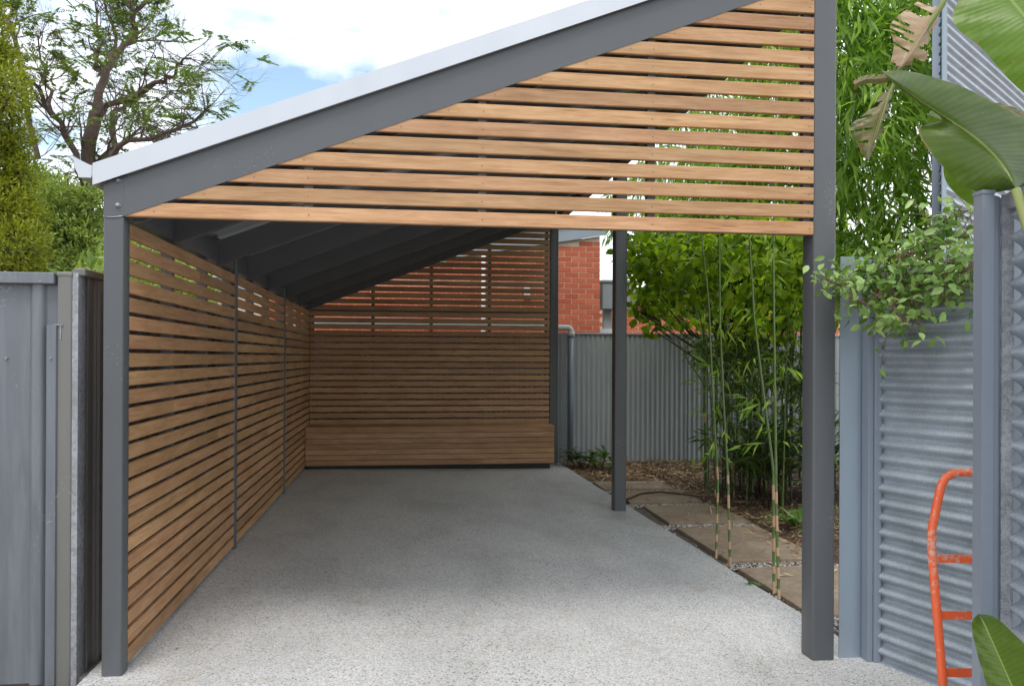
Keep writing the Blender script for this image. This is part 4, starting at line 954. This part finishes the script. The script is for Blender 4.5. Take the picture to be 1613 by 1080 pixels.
# ------------------------------------------------------------------ garden plants on the right
bt = []
for (px_, py_, r, Y) in ((1035, 400, .42, 6.6), (1075, 380, .5, 6.4), (1120, 410, .5, 6.2), (1060, 450, .42, 6.2), (1110, 465, .45, 6.1), (1160, 400, .5, 6.0), (1190, 450, .5, 6.1), (1230, 410, .5, 5.9), (1250, 465, .5, 6.2), (1150, 350, .5, 6.2), (1220, 345, .6, 6.4), (1080, 330, .5, 6.8), (1020, 480, .22, 5.9), (1040, 500, .20, 5.8), (1270, 360, .5, 6), (1000, 390, .25, 6.6), (1310, 430, .6, 6.4), (1010, 440, .22, 6.3), (1290, 490, .4, 6.2), (1140, 500, .25, 6.3), (1210, 505, .3, 6.4), (1010, 400, .3, 4.4), (1050, 420, .3, 4.2), (1095, 400, .32, 3.6), (1140, 390, .3, 3.0), (1150, 440, .3, 3.6), (1185, 385, .3, 2.6), (1240, 390, .3, 2.8), (1260, 440, .3, 3.4), (1090, 450, .28, 4.0), (1215, 450, .26, 3.4), (1035, 465, .22, 4.6), (1170, 480, .2, 4), (1250, 490, .22, 4), (1005, 490, .13, 4.6), (1070, 500, .16, 5.0), (1120, 505, .16, 4.6), (1180, 512, .18, 4.4), (1235, 515, .18, 4.2), (1030, 520, .10, 5.0), (1150, 535, .12, 4.8)):
    c = at(px_, py_, Y); bt.append((c.x, c.y, c.z, r, r, r * .8))
tb = at(1190, 740, 6.4)
bushy('broadleaf_tree', 'bright green broad leaved tree in front of the back fence', 'tree', Vector((tb.x, 6.4, -.1)), bt, 9500, LF_BRD, (.06, .125), (.05, .105), BARK_D, .05, 'round', -.15, .25)
# bamboo
def culm(base, pts, r, mats, seed, sheath=0.35):
    rn = random.Random(seed); pts = [Vector(p) for p in pts]
    # even segments about 0.28 m with swollen nodes
    Ltot = sum((b - a).length for a, b in zip(pts, pts[1:])); res, rad, mis = [], [], []
    def pos(s):
        for a, b in zip(pts, pts[1:]):
            l = (b - a).length
            if s <= l: return a.lerp(b, s / l)
            s -= l
        return pts[-1]
    s = 0; step = .13
    while s < Ltot:
        rr = r * (1 - .55 * s / Ltot); g = rn.random() < sheath * max(0.0, 1 - s / Ltot * 3.2)
        g = sheath > .5 and s < Ltot * .13 or (g and rn.random() < .4)
        sp_ = rn.uniform(.35, .65)
        for f, m in ((0.0, 1.2), (.04, 1.0), (sp_, 1.0), (sp_ + .01, .93), (.96, 1.0)):
            res.append(pos(min(s + step * f, Ltot))); rad.append(rr * m); mis.append(1 if g and .03 < f < sp_ + .005 and f < sp_ else 0)
        s += step; step = min(.34, step * 1.12)
    mb = MB(); mb.tube(res, rad, 8, 0, True, mis); return mb
bam = empty('bamboo_clump', (4.6, 4.0, -0.1), 'tall bamboo clump with green culms beside the slab edge', 'bamboo')
# the four culms standing at the slab edge
edge_culms = [((3.80, 2.13), [(1128, 880, 2.13), (1131, 760, 2.2), (1124, 640, 2.35), (1119, 540, 2.5), (1117, 480, 2.6), (1105, 370, 2.8), (1095, 200, 3.1), (1090, -150, 3.5)], .0100),
              ((3.80, 1.87), [(1150, 893, 1.86), (1147, 760, 1.95), (1139, 620, 2.1), (1134, 500, 2.2), (1133, 350, 2.4), (1140, 150, 2.7), (1145, -150, 3.0)], .0110),
              ((3.83, 1.16), [(1219, 935, 1.17), (1218, 740, 1.3), (1212, 690, 1.35), (1200, 600, 1.45), (1188, 500, 1.6), (1182, 400, 1.8), (1172, 200, 2.1), (1160, -100, 2.5)], .0105),
              ((3.80, 1.06), [(1227, 944, 1.06), (1223, 800, 1.2), (1221, 640, 1.3), (1219, 500, 1.4), (1218, 400, 1.5), (1222, 200, 1.7), (1235, -100, 2.0)], .0110)]
for i, (b, pts, r) in enumerate(edge_culms):
    o = culm(b, [at(*p) for p in pts], r, None, i, .75).build('culm', [CULM, SHEATH], None, True); put(o, bam)
tall = []
for i, (bx_, by_) in enumerate(((1140, 760), (1112, 745), (1165, 770), (1183, 755), (1198, 760), (1127, 770), (1245, 770), (1260, 800), (1150, 748), (1172, 742))):
    base = at(bx_, by_, 4.9 + .35 * ((i * 7) % 5)); base.z = -.08; rr = random.Random(i); lx_, ly_ = rr.uniform(-.5, .7), rr.uniform(-.6, .6); hh = rr.uniform(4.5, 6.5)
    pts = [base, base + Vector((lx_ * .08, ly_ * .08, hh * .35)), base + Vector((lx_ * .4, ly_ * .4, hh * .7)), base + Vector((lx_ * 1.2, ly_ * 1.2, hh))]
    o = culm(base, pts, .02 if i % 3 else .028, None, 20 + i, .12).build('culm', [CULMD if i % 2 == 0 else CULM, SHEATH], None, True); put(o, bam); tall.append(pts)
o = MB().tube([at(1137, 606, 4.2), at(1112, 608, 4.2), at(1085, 570, 4.1), at(1065, 530, 4.0), at(1040, 485, 3.9)], [.008, .009, .008, .006, .004], 6).build('side_shoot', CULM, None, True); put(o, bam)
# bamboo foliage: drooping sprays through the clump's upper volume
blob = []
for (px_, py_, r, Y) in ((1360, 60, .8, 3.6), (1420, 140, .7, 3.4), (1350, 180, .6, 3.2), (1430, 260, .6, 3.3), (1360, 300, .6, 3.5), (1410, 370, .5, 3.2), (1340, 400, .5, 3.6), (1450, 30, .8, 3.8), (1300, 30, .8, 4.0), (1260, 150, .7, 4.4), (1230, 250, .7, 4.6), (1180, 200, .6, 5.0), (1130, 270, .6, 5.2), (1280, 260, .6, 4.0), (1330, -60, 1.0, 4.0), (1420, -80, 1.0, 4.0), (1200, 320, .5, 5.0), (1250, 90, .6, 5), (1480, 380, .45, 3.2), (1370, 440, .4, 3.6), (1060, 320, .35, 5.2), (1440, 200, .6, 4.2), (1380, 110, .7, 4.4), (1345, 250, .6, 4.5), (1000, 300, .35, 6.3), (1050, 235, .45, 6.2), (1100, 175, .5, 6.0), (1150, 110, .55, 6.0), (1200, 60, .6, 6.0), (1090, 300, .4, 6.4), (985, 345, .25, 6.6), (1150, 230, .5, 6.2), (1240, 0, .7, 6)):
    c = at(px_, py_, Y); blob.append((c.x, c.y, c.z, r, r, r))
n = 3900; Pp, dd = crown_pts(blob, n, .7)
m = 6; Dd = dd * .5 + rdir(n) * .8; Dd[:, 2] -= .75
tw_off = np.repeat(Dd / np.linalg.norm(Dd, axis=1, keepdims=True), m, 0) * (np.tile(np.arange(m), n) * .045)[:, None]
Pq = np.repeat(Pp, m, 0) + tw_off; Dq = np.repeat(Dd, m, 0) + rng.normal(0, .42, (n * m, 3)); Dq[:, 2] -= .25; Nq = rdir(n * m, .6)
leaves('foliage', LF_BAM, Pq, Dq, Nq, rng.uniform(.13, .27, n * m), rng.uniform(.020, .038, n * m), bam, 'six', .12)
# branchlets that carry the sprays
q = MB(); rn = random.Random(9)
for b in blob:
    c = Vector(b[:3])
    for _ in range(10):
        d_ = Vector((rn.gauss(0, 1), rn.gauss(0, 1), rn.gauss(-.2, .6))).normalized(); e = c + d_ * b[3] * .9
        q.tube([c + Vector((0, 0, .2)), c.lerp(e, .5) + Vector((0, 0, .1)), e], [.006, .004, .002], 3, 0, False)
put(q.build('branchlets', CULM), bam)
# low bamboo leaves on the lower culms
lowb = []
for (px_, py_, r, Y) in ((1120, 560, .22, 4.6), (1140, 640, .2, 4.8), (1190, 540, .3, 4.6), (1240, 560, .3, 4.2), (1120, 690, .15, 4.6), (1160, 600, .25, 5), (1215, 590, .25, 4.4), (1105, 540, .2, 5), (1260, 600, .3, 4.2), (1170, 540, .3, 5.0)):
    c = at(px_, py_, Y); lowb.append((c.x, c.y, c.z, r, r, r))
n = 1700; Pp, dd = crown_pts(lowb, n, .4); Dd = dd * .6 + rdir(n) * .8; Dd[:, 2] -= .6
leaves('lower_foliage', LF_DK, Pp, Dd, rdir(n, .6), rng.uniform(.10, .2, n), rng.uniform(.018, .03, n), bam, 'six', .15)
# thinner leafy stems between the edge canes and the fence
for i in range(11):
    rr = random.Random(70 + i); base = at(rr.uniform(1105, 1262), 770, rr.uniform(3.4, 6.0)); base.z = -.08
    hh = rr.uniform(2.4, 4.2); lx_, ly_ = rr.uniform(-.5, .4), rr.uniform(-.4, .4)
    pts = [base, base + Vector((lx_ * .15, ly_ * .1, hh * .4)), base + Vector((lx_ * .5, ly_ * .5, hh * .75)), base + Vector((lx_, ly_, hh))]
    o = culm(base, pts, rr.uniform(.007, .012), None, 90 + i, .3).build('culm', [CULM if i % 3 else CULMD, SHEATH], None, True); put(o, bam); tall.append(pts)
P, D = [], []; rn = random.Random(31)
for pts in tall + [[at(*p) for p in c[1]] for c in edge_culms]:
    for a, b in zip(pts, pts[1:]):
        for _ in range(int((b - a).length * 5)):
            p = a.lerp(b, rn.random())
            if p.z < .75 or p.z > 3.0: continue
            d = Vector((rn.gauss(0, 1), rn.gauss(0, 1), rn.gauss(-.1, .5))).normalized(); ln = rn.uniform(.08, .3)
            for k in range(rn.randint(3, 6)):
                P.append((p + d * ln * (k + 1) / 5)[:]); D.append((d + Vector((rn.gauss(0, .5), rn.gauss(0, .5), rn.gauss(-.6, .4))))[:])
P, D = np.array(P), np.array(D); n = len(P); leaves('cane_leaves', LF_BAM, P, D, rdir(n, .6), rng.uniform(.08, .18, n), rng.uniform(.015, .028, n), bam, 'six', .12)
# strappy understorey plants
def strappy(name, label, base, n, ln, wd, mat_, spread=.7, up=.8, stems=3, hgt=.3, cat='plant', droop=.35, group=None):
    t = empty(name, base, label, cat, group); P, D = [], []
    rn = random.Random(int(base[0] * 100 + n)); per = max(1, n // stems)
    for s in range(stems):
        b = Vector((rn.gauss(0, spread * .25), rn.gauss(0, spread * .25), 0)); top = b + Vector((rn.gauss(0, .08), rn.gauss(0, .08), hgt * rn.uniform(.5, 1.2)))
        MB().tube([b, b.lerp(top, .5) + Vector((.01, 0, 0)), top], [.010, .009, .006], 6).build('stem', BARK_D, t, True)
        for k in range(per):
            a = k * 2.4 + rn.random(); f = rn.uniform(.35, 1); P.append((b.lerp(top, f) + Vector(base))[:]); D.append((math.cos(a), math.sin(a), up * rn.uniform(.2, 1.3)))
    P, D = np.array(P), np.array(D); n = len(P); Nn = np.tile([0, 0, 1.0], (n, 1)) + rng.normal(0, .2, (n, 3))
    leaves('foliage', mat_, P, D, Nn, rng.uniform(ln[0], ln[1], n), rng.uniform(wd[0], wd[1], n), t, 'strap', droop); return t
def gb_(x, y): p = None; d = CM @ Vector(((x - 806.5) / FPX, (y - CY) / FPX, 1.0)); t = (-0.06 - CAM.z) / d.z; return CAM + d * t
b1 = at(1185, 760, 5.3); b2 = at(1225, 790, 4.4); b3 = at(1255, 740, 5.0); b4 = at(1215, 740, 5.9)
strappy('strap_leaf_plant', 'dark strap leaved plant at the foot of the bamboo', Vector((b1.x, b1.y, -.07)), 120, (.35, .65), (.025, .045), LF_DK, .9, 1.0, 5, .6)
strappy('lady_palm', 'dark palm like plant right of the bamboo culms', Vector((b2.x, b2.y, -.07)), 170, (.35, .7), (.025, .045), LF_DK, 1.1, .9, 8, .95)
strappy('lady_palm', 'tall dark palm like plant in front of the fence beside the carport post', Vector((b3.x, b3.y, -.07)), 200, (.4, .75), (.03, .05), LF_DK, 1.2, .9, 9, 1.15)
strappy('strap_leaf_plant', 'dark leafy understorey plant close to the back fence', Vector((b4.x, b4.y, -.07)), 170, (.35, .6), (.03, .05), LF_DK, 1.3, .9, 7, .8)
b5 = gb_(1250, 840)
strappy('clivia', 'glossy green strap leaved clump on the path beside the front right post', Vector((b5.x, b5.y, -.06)), 26, (.28, .48), (.035, .055), LF_MID, .35, 1.1, 2, .05, 'plant', .45)
b6 = gb_(925, 742); b7 = gb_(952, 745)
strappy('broad_leaf_seedling', 'small dark leafy plant by the slab next to the drain pipe', Vector((b6.x, b6.y, -.04)), 34, (.16, .28), (.045, .075), LF_DK, .5, .9, 4, .28, 'plant', .3)
strappy('broad_leaf_seedling', 'small dark leafy plant just left of the middle post base', Vector((b7.x, b7.y, -.04)), 26, (.16, .26), (.045, .075), LF_DK, .3, 1.0, 3, .3, 'plant', .3)
b8 = gb_(1203, 930)
strappy('weed', 'tiny green weed sprouting at the slab edge beside bamboo', Vector((b8.x + .02, b8.y, -.06)), 8, (.05, .09), (.02, .03), LF_MID, .1, 1.0, 1, .06, 'plant', .3)
fl = gb_(275, 1057); fl.z = slabz(fl.x, fl.y) + 0.003
o = leaves('fallen_leaf', LITTER, [fl[:]], [(1, .6, .05)], [(0, .2, 1)], .028, .012, None, 'round', -.1); tag(o, 'tiny brown fallen leaf on the slab near the left post', 'leaf')
hp = [gb_(985, 790), gb_(1010, 780), gb_(1040, 777), gb_(1075, 781), gb_(1110, 786), gb_(1135, 787), gb_(1160, 795)]
o = MB().tube([p + Vector((0, 0, .025)) for p in hp], .011, 8).build('garden_hose', HOSE, None, True); tag(o, 'thin brown hose curving across the path behind the middle post', 'hose')
# star jasmine over the fence
vine = empty('climbing_vine', (3.75, -0.1, 1.9), 'leafy green vine spilling over the corrugated fence top', 'vine')
mb = MB(); P, D = [], []; rn = random.Random(12)
mains = [[(1535, 420, -.75), (1490, 430, -.5), (1440, 445, -.3), (1400, 455, -.2), (1360, 440, -.15), (1325, 450, -.2), (1300, 440, -.25)],
         [(1530, 360, -.5), (1480, 390, -.4), (1430, 400, -.3), (1390, 425, -.2), (1350, 440, -.15)],
         [(1440, 440, -.35), (1435, 480, -.4), (1450, 515, -.45)], [(1400, 440, -.3), (1410, 490, -.4), (1430, 510, -.45)], [(1385, 430, -.25), (1386, 490, -.25), (1392, 525, -.25), (1400, 520, -.25)],
         [(1400, 450, -.3), (1365, 480, -.3), (1345, 470, -.3), (1335, 465, -.3)], [(1490, 430, -.5), (1480, 470, -.55), (1490, 480, -.55)], [(1460, 410, -.4), (1465, 360, -.35), (1500, 340, -.4), (1530, 330, -.5)], [(1510, 400, -.5), (1520, 440, -.6), (1530, 455, -.65)]]
for c in mains:
    pts = [at(*p) for p in c]; mb.tube(pts, [.006] * (len(pts) - 1) + [.003], 5)
    for a, b in zip(pts, pts[1:]):
        k = int((b - a).length / .0034)
        for i in range(k):
            p = a.lerp(b, rn.random()) + Vector((rn.gauss(0, .06), rn.gauss(0, .06), rn.gauss(0.01, .055)))
            d = Vector((rn.gauss(-.2, .8), rn.gauss(-.3, .7), rn.gauss(-.1, .6))); P.append(p[:]); D.append(d[:])
            if rn.random() < .35: mb.tube([a.lerp(b, rn.random()), p], [.0025, .0015], 3, 0, False)
put(mb.build('stem', VSTEM, None, True), vine)
P, D = np.array(P), np.array(D); n = len(P); Nn = rdir(n, .9); Nn[:, 1] -= .5
leaves('foliage', LF_VINE, P, D, Nn, rng.uniform(.04, .075, n), rng.uniform(.02, .034, n), vine, 'round', .18)

# ------------------------------------------------------------------ giant strelitzia leaves
strel = empty('giant_strelitzia', (3.75, -1.75, -0.05), 'huge paddle leaved strelitzia leaning in from the right edge', 'plant')
def bigleaf(rib, left, right, Ys, m, name='leaf', fold=.05, th=.0015, nsub=7, tear=0):
    """paddle leaf: rib, left and right edge polylines (photo positions) sampled to the same count; Ys depth along the rib"""
    n = 28
    def samp(pl, t):
        k = t * (len(pl) - 1); i = min(int(k), len(pl) - 2); f = k - i
        p0 = pl[max(i - 1, 0)]; p1 = pl[i]; p2 = pl[i + 1]; p3 = pl[min(i + 2, len(pl) - 1)]
        out = []
        for a, b, c, d in zip(p0, p1, p2, p3):
            out.append(.5 * ((2 * b) + (c - a) * f + (2 * a - 5 * b + 4 * c - d) * f * f + (3 * b - a - 3 * c + d) * f ** 3))
        return out
    V, F, UV = [], [], []; rr_ = random.Random(int(rib[0][0])); rnt = [[rr_.random() < 1.4 / (tear or 9), rr_.random() < 1.4 / (tear or 9)] for _ in range(n)]
    for i in range(n + 1):
        t = i / n; r = samp(rib, t); l = samp(left, t); g = samp(right, t); Y = samp([(y,) for y in Ys], t)[0]
        for j in range(-nsub, nsub + 1):
            s = abs(j) / nsub; e = l if j < 0 else g
            wob = .006 * math.sin(i * 1.9 + j) * s
            x = r[0] + (e[0] - r[0]) * s; y = r[1] + (e[1] - r[1]) * s
            yy = Y + fold * (s ** 1.3) * (1 if j < 0 else .6) + wob
            V.append(at(x, y, yy)[:]); UV.append((t, .5 + .5 * j / nsub))
    w = 2 * nsub + 1
    for i in range(n):
        for j in range(w - 1):
            if tear and abs(j - nsub) > 1 + (i * 5 + (j > nsub) * 3) % 4 and rnt[i][j > nsub]: continue
            F.append((i * w + j, i * w + j + 1, (i + 1) * w + j + 1, (i + 1) * w + j))
    mb = MB(); mb.add(V, F); o = mb.build(name, m, None, True)
    uvl = o.data.uv_layers.new(name='UVMap')
    for lp in o.data.loops: uvl.data[lp.index].uv = UV[lp.vertex_index]
    put(o, strel); return o
# main leaf: rib from its foot (1600, 296) to its tip (1390, 113)
bigleaf([(1600, 298), (1585, 268), (1562, 240), (1530, 212), (1490, 186), (1450, 160), (1418, 136), (1389, 113)],
        [(1600, 298), (1542, 303), (1494, 272), (1446, 207), (1484, 188), (1447, 163), (1416, 139), (1389, 113)],
        [(1600, 298), (1650, 280), (1660, 240), (1625, 195), (1560, 158), (1500, 131), (1430, 112), (1389, 113)],
        [-1.62, -1.58, -1.52, -1.46, -1.42, -1.40, -1.40, -1.42], BIGLEAF, 'leaf', .10)
# upper right leaf; sun through the blade is put into its lighter green
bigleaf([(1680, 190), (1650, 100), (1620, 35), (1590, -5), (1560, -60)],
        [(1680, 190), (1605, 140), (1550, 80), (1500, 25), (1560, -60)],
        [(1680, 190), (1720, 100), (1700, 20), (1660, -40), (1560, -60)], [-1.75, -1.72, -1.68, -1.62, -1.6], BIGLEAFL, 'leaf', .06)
# leaves behind
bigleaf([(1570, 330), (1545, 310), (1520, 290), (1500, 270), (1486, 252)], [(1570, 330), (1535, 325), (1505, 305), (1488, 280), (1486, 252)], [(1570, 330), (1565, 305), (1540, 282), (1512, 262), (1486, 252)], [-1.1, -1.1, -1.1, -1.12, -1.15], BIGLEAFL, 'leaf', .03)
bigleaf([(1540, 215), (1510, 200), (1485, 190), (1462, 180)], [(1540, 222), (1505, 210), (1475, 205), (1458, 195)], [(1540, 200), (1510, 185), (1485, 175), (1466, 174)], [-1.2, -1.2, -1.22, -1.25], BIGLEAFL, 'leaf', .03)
bigleaf([(1660, 290), (1640, 240), (1612, 205), (1585, 180), (1560, 165)], [(1660, 300), (1622, 262), (1592, 228), (1570, 195), (1556, 170)], [(1660, 285), (1665, 235), (1630, 190), (1600, 170), (1562, 160)], [-1.35] * 5, HALFDEAD, 'leaf', .03)
# torn brown leaf on its stalk
o = MB().tube([at(1500, -30, -1.3), at(1484, 8, -1.28), at(1460, 45, -1.25), at(1440, 75, -1.22), at(1418, 108, -1.2), at(1400, 150, -1.2), at(1388, 190, -1.2), at(1372, 240, -1.2)], [.012, .011, .010, .009, .008, .006, .004, .002], 8).build('stalk', STALK, None, True); put(o, strel)
bigleaf([(1482, 10), (1466, 36), (1450, 60), (1434, 85), (1420, 106)], [(1450, 0), (1428, 15), (1402, 40), (1408, 70), (1402, 100)], [(1484, 12), (1472, 45), (1463, 62), (1458, 95), (1424, 104)], [-1.26] * 5, DEADLEAF, 'withered_leaf', .05, nsub=8, tear=5)
bigleaf([(1418, 108), (1402, 120), (1385, 124), (1365, 125), (1345, 133)], [(1418, 116), (1400, 128), (1383, 133), (1363, 132), (1346, 142)], [(1416, 102), (1400, 112), (1384, 118), (1362, 119), (1344, 128)], [-1.2] * 5, HALFDEAD, 'withered_leaf', .02)
bigleaf([(1402, 140), (1392, 165), (1385, 190), (1376, 220), (1366, 250)], [(1396, 138), (1370, 172), (1338, 200), (1348, 222), (1362, 250)], [(1408, 140), (1400, 168), (1396, 195), (1384, 220), (1368, 252)], [-1.2] * 5, HALFDEAD, 'withered_leaf', .04, tear=6)
# stalks running down behind the near fence
for a, b, c in (((1600, 298, -1.62), (1640, 420, -1.7), (3.72, -1.9)), ((1680, 190, -1.75), (1700, 420, -1.8), (3.80, -1.85)), ((1570, 330, -1.1), (1600, 420, -1.3), (3.75, -1.75))):
    o = MB().tube([at(*a), at(*b), Vector((c[0], c[1], .3)), Vector((c[0], c[1], -.06))], [.014, .02, .03, .035], 8).build('stalk', STALK, None, True); put(o, strel)
# young leaf low in front
yl = empty('young_strelitzia', (2.62, -2.2, -0.03), 'single upright green paddle leaf at the lower right corner', 'plant')
strel_keep = strel; strel = yl
bigleaf([(1640, 1200), (1620, 1140), (1596, 1085), (1572, 1030), (1552, 985), (1541, 966)], [(1610, 1205), (1575, 1130), (1553, 1075), (1536, 1015), (1531, 980), (1541, 966)], [(1720, 1190), (1700, 1130), (1655, 1060), (1610, 1010), (1570, 973), (1541, 966)], [-2.15, -2.12, -2.08, -2.04, -2.0, -1.98], BIGLEAF, 'leaf', .05)
p = at(1640, 1200, -2.15)
o = MB().tube([p, p.lerp(Vector((p.x + .05, p.y - .02, -.03)), .5), Vector((p.x + .06, p.y - .03, -.04))], [.008, .011, .014], 8).build('stalk', STALK, None, True); put(o, yl)
strel = strel_keep
bpy.context.view_layer.update()
